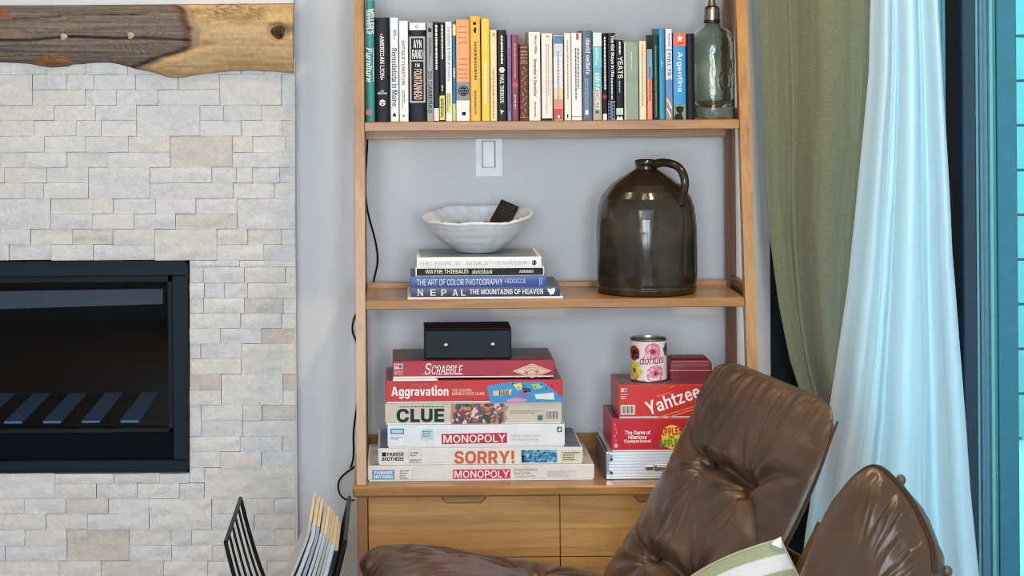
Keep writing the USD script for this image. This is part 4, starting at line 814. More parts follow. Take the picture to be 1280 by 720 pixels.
panel(t, (566.4, 586, 637.8, 597.6), (204, 24, 60), y); T(t, 'MONOPOLY', (568, 587.4, 636.4, 596.4), y, WP, lift=2, weight=600, name='title')
for k, s in enumerate(('Parker Brothers', 'Real Estate', 'Trading Game')): T(t, s, (643, 584.6 + 4.3 * k, 643 + (29, 20.5, 26)[k], 588 + 4.3 * k), y, paint((120, 118, 116), .5), weight=400)
lines(t, (684.6, 587.6, 722, 596), 5, 82, paint((178, 174, 166), .5), y)
t, z = game('white box with large orange exclaimed lettering, second from the bottom of the left stack', 472.6, 559.8, 728.4, 580, GY + .004, .24, z, (230, 227, 219), top=(92, 96, 132))
y = GY + .004
decal('maker_mark', R(477.4, 565, 482.6, 570).union(R(483.4, 565, 483.6, 565.2)), y, KP, t); T(t, 'PARKER', (483.8, 565, 504.6, 569.8), y, KP, weight=800); T(t, 'BROTHERS', (477.4, 570.8, 504.6, 575.6), y, KP, weight=800)
lines(t, (513, 564, 523, 570.6), 2, 83, paint((120, 118, 110), .5), y); lines(t, (512, 573.4, 526, 578), 2, 84, paint((120, 118, 110), .5), y); decal('panel_outline', R(510.4, 561, 527, 579).difference(R(510.9, 561.5, 526.5, 578.5)), y, paint((196, 190, 176), .5), t)
T(t, 'SORRY!', (567.8, 563.2, 643, 579), y, paint((214, 90, 46), .38, name='print'), weight=800, name='title')
def art(t, rect, Y, pal, seed, sc=.25, name='box_picture', lift=1, poly=None):
    """Printed picture: patches of the palette's colours, on a fine grid."""
    x0, y0, x1, y1 = rect; w, h = int((x1 - x0) * 3) + 1, int((y1 - y0) * 3) + 1
    gx, gy = np.meshgrid(np.linspace(x0, x1, w), np.linspace(y0, y1, h)); C = V((x0 + x1) / 2, (y0 + y1) / 2 + SHIFT[0], Y); s = Y / F
    P = np.stack([C[0] + (gx - (x0 + x1) / 2) * s, np.full_like(gx, Y - lift * LIFT), C[2] - (gy - (y0 + y1) / 2) * s], -1)
    q = np.random.default_rng(seed); pts = np.stack([q.uniform(x0, x1, 170), q.uniform(y0, y1, 170)], 1); ci = q.integers(0, len(pal), 170)
    wob = (meshkit.fbm(np.stack([gx * sc, gy * sc, gx * 0 + seed], -1), 3, seed) - .5) * 6
    d = np.hypot((gx + wob)[..., None] - pts[:, 0], (gy - wob)[..., None] - pts[:, 1]); col = lin(np.array(pal))[ci[d.argmin(-1)]]
    m = gridmesh(P[::-1]); 
    return obj(name, m, tinted('box_print', .35, vary=.2, nscale=400), t, col=col[::-1].reshape(-1, 3))
art(t, (651.6, 562, 696.4, 577.6), y, [(40, 120, 170), (90, 170, 206), (30, 80, 130), (60, 150, 200), (150, 200, 220)], 5); decal('box_figure', shapely.union_all([Point(653.6, 570).buffer(1.6), R(652.4, 571, 655, 577)]), y, KP, t, 2)
panel(t, (701, 562.6, 727, 577), (224, 214, 184), y); lines(t, (703.4, 564, 725, 575.6), 4, 85, paint((120, 110, 90), .5), y, lift=2)
t, z = game('white property trading box with red title panel, directly under the beige mystery game box', 484.4, 531.8, 706, 559.8, GY + .003, .18, z, (234, 236, 238), top=(180, 180, 180))
y = GY + .003
panel(t, (487.8, 536, 505, 543), (60, 130, 176), y); panel(t, (489.4, 537.4, 503.4, 541.6), (180, 214, 232), y, lift=2); lines(t, (488.4, 546, 502.6, 550.4), 2, 86, paint((150, 150, 150), .5), y)
decal('ribbon', Polygon([(525.8, 536.6), (541.8, 536.2), (541.8, 552.4), (537.8, 549), (533.8, 552), (529.8, 549), (525.8, 552.4)]), y, paint((190, 222, 218), .5), t); lines(t, (528, 538.4, 540, 547), 3, 87, paint((110, 140, 136), .5), y, lift=2)
def tilted(g, deg, c): return affinity.rotate(g, -deg, origin=c)
c_ = (592.8, 548.4)
decal('title_panel', tilted(R(552, 542, 633.8, 554.8), .7, c_), y, paint((196, 24, 54), .35, name='print'), t); decal('title', tilted(unit_to(glyphs('MONOPOLY', 600), 554.2, 543.8, 632, 553.4), .7, c_), y, WP, t, 2)
for k, s in enumerate(('Property Trading Game', 'from Parker Brothers')): T(t, s, (638 + k * 1.4, 543.4 + 4.4 * k, (674.6, 672.4)[k], 547 + 4.4 * k), y, paint((140, 140, 138), .5), weight=300)
panel(t, (696.2, 534, 702.4, 540.4), (24, 110, 108), y); decal('maker_mark', Polygon([(697.4, 538.6), (699.2, 535.2), (701.4, 536), (700, 539.4)]), y, WP, t, 2)
t, z = game('beige mystery game box with big dark green capitals and a colourful picture', 481.4, 504.2, 702.4, 530.6, GY + .006, .20, z, (206, 198, 178), top=(170, 164, 148))
y = GY + .006
T(t, 'CLUE', (495.6, 511.2, 555.4, 528), y, paint((18, 54, 52), .38, name='print'), weight=850, name='title'); lines(t, (500, 508, 555, 509.8), 1, 88, KP, y)
art(t, (564, 504.8, 630, 530), y, [(150, 44, 60), (60, 50, 70), (206, 150, 70), (190, 120, 90), (230, 210, 200), (70, 80, 130), (40, 70, 66), (120, 60, 66)], 9, .12)
for pe in ([(559.4, 530.4), (565, 518), (570, 505), (563.6, 505), (563.6, 530.4)], [(629.6, 504.6), (636, 510), (631, 516), (634, 524), (629, 530.2)]): decal('picture_edge', Polygon(pe), y, paint((188, 132, 110), .4), t, 2)
lines(t, (638, 513, 680, 517.6), 3, 89, paint((150, 142, 120), .5), y); panel(t, (672, 519.4, 678.4, 525.6), (24, 120, 130), y); panel(t, (682.6, 513.2, 699.2, 525), (222, 218, 206), y)
decal('barcode', shapely.union_all([R(683.4 + k * 1.25, 514.2, 684.0 + k * 1.25 + .3 * (k % 3 == 0), 524) for k in range(12)]), y, paint((90, 92, 90), .5), t, 2)
t, z = game('red marble game box with white rounded title and a blue board picture', 482, 476.2, 703.2, 503.6, GY + .002, .21, z, (200, 34, 36), top=(88, 40, 42))
y = GY + .002
pa = [(608.6, 482.4), (625, 479.6), (640, 477.8), (678, 477.4), (703, 497.4), (703, 502.6), (613, 503.4)]
decal('box_picture', Polygon(pa), y, paint((46, 146, 206), .35, name='print'), t)
for poly, rgb in (([(641, 481), (651, 479), (654, 486), (647, 488)], (226, 214, 110)), ([(664, 480.4), (675, 479.6), (679, 485), (668, 487)], (150, 206, 130)), ([(616, 489), (640, 487), (638, 494), (617, 495)], (222, 196, 160)), ([(668, 493), (692, 491), (693, 500), (670, 499)], (228, 228, 232)), ([(648, 491), (658, 489), (662, 495), (652, 497)], (160, 90, 170)), ([(633, 500), (645, 497), (660, 499.6), (655, 502.8), (634, 503)], (226, 140, 180)), ([(652, 484), (662, 486), (664, 490), (655, 491)], (20, 60, 70))):
    decal('board_patch', Polygon(poly), y, paint(rgb, .4, name='print'), t, 2)
decal('board_pegs', shapely.union_all([Point(641 + 7 * k, 480 + (k * 5) % 8).buffer(.9) for k in range(8)] + [R(624 + 2.6 * k, 488.4, 625.2 + 2.6 * k, 494) for k in range(5)]), y, KP, t, 3)
def arc(cx, cy, rx, ry): return Polygon([(cx + rx * math.cos(k), cy - ry * math.sin(k)) for k in np.linspace(0, np.pi, 20)] + [(cx + (rx - .7) * math.cos(k), cy - (ry - .7) * math.sin(k)) for k in np.linspace(np.pi, 0, 20)])
T(t, 'Aggravation', (489.2, 483, 560.6, 498.6), y, WP, weight=850, name='title', lift=2); decal('bounce_lines', shapely.union_all([arc(519, 485, 6, 5), arc(531, 485, 6, 5), Point(544, 483.4).buffer(2.6)]), y, paint((232, 110, 70), .4), t)
for k, s in enumerate(('THE CLASSIC', 'MARBLE RACE GAME')): T(t, s, (565, 486.4 + 4.3 * k, (590, 605.6)[k], 489.8 + 4.3 * k), y, paint((240, 206, 190), .4), weight=600)
za = z
SHIFT[0] = 0
a, b, _, _ = RW(491, 474, 547, 476, GY - .004)
pad = thing('folded_paper', 'folded white paper sheet sticking out under the dark red word game box', 'paper', ((a + b) / 2, GY, z))
obj('sheet', bx(a, b, GY - .006, GY + .12, z, z + .0022), WHITE, pad); obj('fold', bx(a, b - .004, GY - .0055, GY + .115, z + .0022, z + .0034), WHITE, pad)
t, z = game('dark red word game box with white script title and cream diamond, under the black case', 490.8, 450.6, 693, 471.4, GY + .012, .19, z + .0036, (168, 18, 48), top=(92, 44, 50))
y = GY + .012
def sh(x): return (x - 590) * 0.004
panel(t, (492.6, 454, 503.4, 460.6), (226, 220, 222), y); decal('maker_mark', R(493.4, 454.8, 497.4, 459.8).difference(Polygon([(493.8, 459.8), (495.4, 456), (497, 459.8)])), y, paint((190, 40, 60), .4), t, 2); panel(t, (498.4, 454.8, 502.4, 459.8), (70, 90, 150), y, lift=2); lines(t, (492.8, 462.6, 505, 468), 3, 90, paint((222, 170, 180), .4), y)
T(t, 'S', (530.8, 453.4, 539.8, 467.6), y, WP, weight=400, serif=True, slant=14, name='title'); T(t, 'CRABBLE', (539.6, 456, 578.6, 467), y, WP, weight=400, serif=True, slant=14, name='title'); decal('title_line', R(527, 466.2, 535, 466.8).union(R(545, 467.6, 580, 468.1)), y, paint((222, 160, 170), .4), t)
dm = Polygon([(640.6, 463), (665, 452.6), (689.6, 463), (665, 473)]); di = Polygon([(644.6, 463), (665, 454.4), (685.4, 463), (665, 471.4)])
decal('diamond', affinity.scale(dm, 1, .9).difference(affinity.scale(di, 1.02, .92)).union(affinity.scale(di, .97, .84)), y, paint((226, 196, 170), .4), t)
decal('diamond_figure', shapely.union_all([arc(665, 466, 10, 8), arc(665, 466, 6, 5), Point(658, 465).buffer(1.6), Point(671, 464).buffer(1.8), R(655, 466.6, 676, 467.4)]), y, paint((186, 84, 84), .4), t, 2)
SHIFT[0] = 0
# black case on top
a, b, _, _ = RW(530.6, 410, 639.4, 449, GY + .03)
bk = thing('black_case', 'small black leatherette case with two chrome studs, on top of the left game stack', 'case', ((a + b) / 2, GY + .03, z))
h = 38.4 * (GY + .03) / F; BLT = paint((24, 36, 46), .45, bump=.05, bscale=700, name='leatherette')
obj('body', bx(a, b, GY + .032, GY + .145, z, z + h - .004, .003), BLT, bk); obj('lid', bx(a - .0005, b + .0005, GY + .0315, GY + .146, z + h - .0045, z + h, .002), paint((16, 20, 25), .45, bump=.05, bscale=700, name='leatherette_top'), bk)
CHR = paint((220, 220, 222), .15, 1.0, name='chrome')
rest(585, 449, GY + .03, z)
for xx, yy in ((557.4, 431.4), (615.8, 430.6)):
    c = V(xx, yy + SHIFT[0], GY + .032)
    s = trimesh.creation.icosphere(3, 1); s.vertices = s.vertices * [.0062, .0045, .0062] + c - [0, .003, 0]; obj('stud', s, CHR, bk, smooth=True)
SHIFT[0] = 0

# right stack
grp = 'games stacked at the right end of the cabinet'
z = ZC + .0004
YA = GY + .002; a, b, _, _ = RW(758.6, 563.6, 917, 599, YA); h = 34.6 * YA / F
rest(838, 597.2, YA, z)
ac = thing('aluminium_case', 'ribbed silver aluminium case under the red games beside the brown chair', 'case', ((a + b) / 2, YA, z))
ALU = paint((232, 236, 240), .38, .45, vary=.08, scale=12, name='aluminium'); AED = paint((170, 176, 182), .3, .9, name='alu_edge')
n = 9; prof = [(YA + .005, z)]; 
for k in range(n):
    za_, zb_ = z + h * k / n, z + h * (k + 1) / n
    prof += [(YA + .0042, za_ + .0005), (YA, za_ + .0016), (YA, zb_ - .0016), (YA + .0042, zb_ - .0005)]
prof += [(YA + .005, z + h), (YA + .25, z + h), (YA + .25, z)]
m = trimesh.creation.extrude_polygon(Polygon(prof), b - a, engine='earcut'); v = m.vertices.copy(); m.vertices = np.stack([a + v[:, 2], v[:, 0], v[:, 1]], 1)
obj('ribbed_shell', m, ALU, ac)
for e0, e1 in ((a - .002, a + .004), (b - .004, b + .002)): obj('edge_trim', bx(e0, e1, YA - .001, YA + .25, z + .0002, z + h, .001), AED, ac)
for yy in (571, 592):
    c = V(764, yy - 1 + SHIFT[0] * 0, YA); c2 = np.array([a, YA, z + (h * .78 if yy < 580 else h * .22)])
    g = Polygon([(0, -.011), (.014, -.004), (.014, .006), (.006, .011), (0, .011)]) if yy < 580 else Polygon([(0, .011), (.014, .004), (.014, -.006), (.006, -.011), (0, -.011)])
    m = trimesh.creation.extrude_polygon(g, .003, engine='earcut'); v = m.vertices; m.vertices = np.stack([c2[0] - .001 + v[:, 0], YA - .0005 - v[:, 2], c2[2] + v[:, 1]], 1); m.invert()
    p = obj('corner_guard', m, paint((186, 206, 222), .25, .8, name='guard'), ac)
    s = trimesh.creation.icosphere(2, .0028); s.vertices = s.vertices * [1, .5, 1] + [c2[0] + .010, YA - .0038, c2[2] + (-.003 if yy < 580 else .002)]; obj('rivet', s, paint((26, 34, 44), .3, .5), p, smooth=True)
lx = V(820, 580, YA)[0]; lz = z + h * .40
obj('latch', cat(bx(lx - .024, lx - .006, YA - .004, YA, lz - .005, lz + .005, .001), bx(lx - .004, lx + .032, YA - .006, YA, lz - .006, lz + .009, .0015), bx(lx + .002, lx + .026, YA - .0085, YA - .004, lz - .001, lz + .005, .001)), CHR, ac)
z = z + h + .0003
t, z = game('red word comparison game box between the silver case and the red dice game box', 764.4, 520.6, 916, 561, YA, .19, z, (196, 18, 42), group=grp, top=(80, 30, 40))
y = YA
for k, (s, x0_, x1_) in enumerate((('The Game of', 781, 813), ('Hilarious', 785, 808.4), ('Comparisons!', 780.4, 813.6))): T(t, s, (x0_, 535 + 5.6 * k, x1_, 540 + 5.6 * k), y, WP, weight=700)
decal('logo_ground', affinity.scale(Point(840, 543).buffer(1, 32), 13, 15), y, paint((244, 206, 60), .38, name='print'), t)
decal('title', affinity.rotate(unit_to(glyphs('APPLES', 850), 824.6, 531.4, 853, 541), -4, origin='center'), y, paint((206, 34, 50), .38, name='print'), t, 2); T(t, 'to', (836, 541.4, 842, 545), y, KP, lift=2, weight=700, name='title'); decal('title', affinity.rotate(unit_to(glyphs('APPLES', 850), 824, 546, 852, 555.6), -4, origin='center'), y, paint((40, 150, 50), .38, name='print'), t, 2)
decal('emblem', Point(770, 554).buffer(2.6), y, paint((226, 170, 176), .4), t); decal('shrink_wrap_crease', shapely.union_all([R(768 + k % 3, 526 + 5 * k, 769.4 + k % 3, 529.4 + 5 * k) for k in range(5)]), y, paint((226, 120, 130), .4), t)
t, z = game('red dice game box with slanted white title, under the painted tin and small red case', 773, 479.4, 914, 520.2, YA + .004, .165, z, (206, 42, 36), group=grp, top=(120, 64, 66))
y = YA + .004
panel(t, (776.2, 483, 783.8, 488), (222, 196, 210), y); panel(t, (780.2, 483.6, 783.2, 487.4), (110, 110, 160), y, lift=2); lines(t, (776, 490, 785.4, 497.4), 3, 91, paint((240, 190, 180), .4), y)
panel(t, (775.8, 504, 793.8, 516.2), (228, 222, 206), y); decal('barcode', shapely.union_all([R(777.4 + k * 1.3, 505.4, 778 + k * 1.3 + .35 * (k % 4 == 1), 514.6) for k in range(12)]), y, paint((70, 60, 60), .5), t, 2)
def rot_text(s, cx, cy, w, h, deg, **k): return affinity.rotate(affinity.translate(affinity.scale(glyphs(s, **k), w, -h, origin=(0, 0)), cx - w / 2, cy + h / 2), -deg, origin=(cx, cy))
decal('title', rot_text('Yahtzee', 841, 497.5, 70, 17, 19, weight=700), y, WP, t, 2)
for k in range(2): decal('underline', affinity.rotate(R(816, 511 + 3.4 * k, 882, 512.4 + 3.4 * k), -17, origin=(849, 511.6)), y, paint((236, 140, 70), .4), t)
decal('burst', affinity.rotate(shapely.union_all([R(820, 490, 838, 491.4), R(838, 484, 845, 485.2)]), -16, origin=(830, 490)), y, paint((232, 110, 60), .4), t)
SHIFT[0] = 0
# tin
TY = YA + .075; tc = V(810.6, 470, TY)[:2]; ts = TY / F; rr = 22.8 * ts; th_ = 52.6 * ts
tin = thing('painted_tin', 'white tin printed with pink, yellow and brown doughnuts, standing on the red dice game box', 'tin', (*tc, z))
TINM = paint((150, 150, 150), .3, .9, name='tin_metal')
obj('can_body', lathe([(0, z), (rr - .001, z), (rr, z + .0016), (rr - .0012, z + .004), (rr - .0012, z + th_ - .004), (rr, z + th_ - .0018), (rr - .001, z + th_), (rr - .003, z + th_), (rr - .0035, z + th_ - .004), (0, z + th_ - .004)], tc, 72), TINM, tin, smooth=40)
na, nh = 420, 120
A = np.linspace(-np.pi * 1.0, 0.0, na); Hh = np.linspace(z + .004, z + th_ - .0045, nh); AA, HH = np.meshgrid(A, Hh)
u = 22.8 * np.cos(AA) * 1.0; arcx = (AA + np.pi / 2) * 22.8; vv = (HH - z) / ts                          # pixels round the can from its front, pixels up
colt = np.tile(lin((232, 228, 222)), (nh, na, 1)); nz2 = meshkit.fbm(np.stack([arcx * .3, vv * .3, arcx * 0], -1), 3, 3)
def donut(cx, cy, rad, rgb, hole, speck):
    d = np.hypot(arcx - cx, (vv - cy)) + (nz2 - .5) * 4; k = (d < rad) & (d > rad * .26)
    colt[k] = lin(rgb) * (.75 + .5 * nz2[k][:, None]); colt[d <= rad * .26] = lin(hole)
    q = np.random.default_rng(int(rad * 10)); 
    for _ in range(22):
        a_, r_ = q.uniform(0, 6.28), rad * q.uniform(.4, .9); dd = np.hypot(arcx - cx - r_ * math.cos(a_), vv - cy - r_ * math.sin(a_)); colt[dd < .9] = lin(speck)
donut(3, 38, 10.5, (222, 130, 160), (150, 40, 60), (240, 200, 214)); donut(6, 10.5, 11, (216, 130, 156), (140, 50, 60), (244, 214, 224)); donut(-23, 35.5, 9.5, (110, 44, 28), (60, 20, 16), (160, 90, 60)); donut(-22, 14, 11, (226, 206, 80), (120, 50, 20), (246, 236, 150)); donut(27, 39, 8, (60, 60, 44), (30, 30, 24), (130, 130, 90)); donut(-40, 25, 9, (222, 130, 160), (150, 40, 60), (240, 200, 214)); donut(40, 16, 9, (110, 44, 28), (60, 20, 16), (160, 90, 60))
brow = np.hypot(arcx + 22, vv - 12) < 0; tan_ = (np.hypot(arcx + 21, vv - 7) < 5) & (nz2 > .5); colt[tan_] = lin((190, 110, 40))
for gx_, gy_, g_w in ((1, 4.5, 2.6), (6, 3.4, 2.6), (10, 4.6, 2.4)):
    k = np.abs(arcx - gx_) + np.abs(vv - gy_) < g_w; colt[k] = lin((236, 232, 228))
P = np.stack([tc[0] + (rr + .0003) * np.cos(AA), tc[1] + (rr + .0003) * np.sin(AA), HH], -1)
obj('printed_label', gridmesh(P), tinted('tin_print', .3, vary=.1), tin, smooth=True, col=colt.reshape(-1, 3))
def on_can(g, m, name):
    v, f = tri2d(g.segmentize(1.5)); a_ = -np.pi / 2 + v[:, 0] / 22.8; P = np.stack([tc[0] + (rr + .0009) * np.cos(a_), tc[1] + (rr + .0009) * np.sin(a_), z + v[:, 1] * ts], 1)
    n_ = np.cross(P[f[:, 1]] - P[f[:, 0]], P[f[:, 2]] - P[f[:, 0]]); c_ = P[f].mean(1); o_ = (n_[:, 0] * (c_[:, 0] - tc[0]) + n_[:, 1] * (c_[:, 1] - tc[1])) < 0
    f = np.where(o_[:, None], f[:, ::-1], f); obj(name, (P, f), m, tin)
g = affinity.translate(affinity.scale(glyphs('donuts', 500, True, slant=16), 33, 9.5, origin=(0, 0)), -14, 22.6)
on_can(affinity.rotate(g, 3, origin='center'), paint((150, 20, 60), .35, name='print'), 'title')
# little red case
YR = YA + .06; a, b, _, _ = RW(836, 452, 890.4, 480, YR); h = 26.6 * YR / F
rc = thing('red_case', 'small dark red leatherette case with rounded lid, right of the painted tin', 'case', ((a + b) / 2, YR, z))
RLT = paint((112, 14, 32), .38, bump=.03, bscale=600, name='red_leatherette')
def rounded(x0, x1, y0, y1, z0, z1, r, top):
    """Box with rounded upright edges and a softened top."""
    g = sbox(x0 + r, y0 + r, x1 - r, y1 - r).buffer(r, 6); ms = []; pts = []
    for q_, ins in [(z0, 0.0)] + [(z1 - top + top * math.sin(k), top * (1 - math.cos(k)) * .9) for k in np.linspace(0, np.pi / 2, 5)]:
        gg = g.buffer(-ins); pts += [(x, y, q_) for x, y in gg.exterior.coords[:-1]]
    return trimesh.convex.convex_hull(np.array(pts))
obj('lower_half', rounded(a + .0006, b - .0006, YR + .0006, YR + .085, z, z + h * .44, .008, .001), RLT, rc, smooth=30)
obj('seam', rounded(a, b, YR, YR + .0856, z + h * .44, z + h * .50, .008, .001), paint((196, 120, 124), .3, .3, name='seam_trim'), rc, smooth=30)
obj('lid', rounded(a, b, YR, YR + .0856, z + h * .50, z + h, .008, .016), RLT, rc, smooth=30)

# ------------------------------------------------------------------ leather lounge chairs
def leather(key, a, b):
    nodes = {'g': ('geometry', {}), 'n': ('noise_texture', {'scale': 9.0, 'detail': 5.0}), 'r': ('rgb_ramp', {'ramp': [(0.3, lin(a)), (0.7, lin(b))]}),
             'vo': ('voronoi_texture', {'scale': 620.0}), 'n2': ('noise_texture', {'scale': 34.0, 'detail': 5.0, 'distortion': .5}), 'm': ('math', {'math_type': 'multiply_add', 'value2': .12}),
             'b': ('bump', {'strength': .42, 'distance': .003}), 'p': ('principled_bsdf', {'roughness': .37, 'specular_ior_level': .55, 'coat_weight': .10, 'coat_roughness': .3})}
    return mat(key, nodes, [('g.position', 'n.vector'), ('n.fac', 'r.fac'), ('r.color', 'p.base_color'), ('g.position', 'vo.vector'), ('g.position', 'n2.vector'), ('vo.distance', 'm.value1'), ('n2.fac', 'm.value3'), ('m.value', 'b.height'), ('b.normal', 'p.normal')])
try:
    LEA = leather('brown_leather', (66, 46, 28), (88, 63, 40))
except Exception:
    raise
BTN = paint((66, 46, 32), .4, name='leather_button')
BENT = wood('bentwood', 'z', (150, 104, 66), (176, 128, 84), (196, 150, 104))
BENTR = paint((96, 40, 22), .4, name='bentwood_side')
def cushion(path, half_w, th_f, th_b, dimples, creases, wr=1.0, nu=130, nv=150, corner=.42, seed=1, top_wr=1.0):
    """Closed puffy slab. path(v in -1..1) gives (forward, up) of the centre line and the front normal; returns a function of chair frame to a mesh.
    dimples: (u, v) metres across / along; creases: ((u, v), (u, v), depth)."""
    uu = np.sin(np.linspace(-1, 1, nu) * np.pi / 2) * .35 + np.linspace(-1, 1, nu) * .65; vv = np.sin(np.linspace(-1, 1, nv) * np.pi / 2) * .35 + np.linspace(-1, 1, nv) * .65
    U, Vv = np.meshgrid(uu, vv)
    u2 = U * np.sqrt(1 - corner * Vv ** 8 * .5); v2 = Vv * np.sqrt(1 - corner * U ** 8 * .25)
    base = np.clip((1 - np.abs(U) ** 2.8), 0, 1) ** .62 * np.clip(1 - np.abs(Vv) ** 3.6, 0, 1) ** .45
    c, nrm, ln = path(v2)
    um = u2 * half_w; vm = v2 * ln / 2
    h = th_f * base
    for du, dv in dimples:
        d = np.hypot(um - du, vm - dv); h = h - th_f * .62 * np.exp(-(d / .030) ** 1.4) - th_f * .30 * np.exp(-(d / .085) ** 2)
        ang = np.arctan2(vm - dv, um - du); n_ = meshkit.noise(np.stack([ang * 1.6 + 9 * du, ang * 0 + seed, d * 6], -1), seed)
        h = h + .005 * wr * (np.sin(ang * 9 + 6 * n_) * np.exp(-((d - .06) / .05) ** 2))
    for (a, b, dep) in creases:
        a, b = np.array(a), np.array(b); L = b - a; tt = np.clip(((um - a[0]) * L[0] + (vm - a[1]) * L[1]) / L.dot(L), 0, 1)
        bow = .012 * np.sin(tt * np.pi)
        d = np.hypot(um - a[0] - tt * L[0] + bow * (L[1] / np.linalg.norm(L)), vm - a[1] - tt * L[1] - bow * (L[0] / np.linalg.norm(L)))
        h = h - dep * np.exp(-(d / .011) ** 2) * base - dep * .5 * np.exp(-(d / .03) ** 2) * base + dep * .35 * np.exp(-((d - .03) / .016) ** 2) * base
    # gathered seams: short folds running in from the edges
    et = np.clip((Vv - .55) / .45, 0, 1) * np.clip((1 - Vv) / .06, 0, 1); fold = meshkit.fbm(np.stack([um * 62 + 3 * vm, vm * 8, um * 0 + seed], -1), 3, seed + 3) - .5
    h = h + top_wr * .034 * fold * et
    es = np.clip((np.abs(U) - .6) / .4, 0, 1) * np.clip((1 - np.abs(U)) / .06, 0, 1); fold2 = meshkit.fbm(np.stack([um * 8, vm * 40, um * 0 + seed], -1), 3, seed + 5) - .5
    h = h + wr * .012 * fold2 * es
    h = h + wr * .010 * (meshkit.fbm(np.stack([um * 11, vm * 9, um * 0 + 2], -1), 3, seed + 8) - .5) * base
    hb = -th_b * base
    def build(O, W, Fw):
        Z = np.array([0, 0, 1.0]); C = O + um[..., None] * W + c[..., :1] * Fw + c[..., 1:] * Z; N = nrm[..., :1] * Fw + nrm[..., 1:] * Z
        A, B_ = C + h[..., None] * N, C + hb[..., None] * N
        ma, mb_ = gridmesh(A), gridmesh(B_); mb_.invert(); m = trimesh.util.concatenate([ma, mb_]); m.merge_vertices(merge_norm=True, merge_tex=True)
        if m.volume < 0: m.invert()
        return m, C, N, A
    return build
def back_path(a0, a1, L):
    """Reclined, slightly bowed centre line; angle from upright a0 at the foot to a1 at the top."""
    s = np.linspace(0, 1, 60); ang = np.radians(a0 + (a1 - a0) * s); f = np.r_[0, np.cumsum(-np.sin(ang[:-1]) * L / 59)]; z = np.r_[0, np.cumsum(np.cos(ang[:-1]) * L / 59)]
    def path(v):
        t = (v + 1) / 2; F_, Z_, An = np.interp(t, s, f), np.interp(t, s, z), np.interp(t, s, ang)
        return np.stack([F_, Z_], -1), np.stack([np.cos(An), np.sin(An)], -1), L
    return path
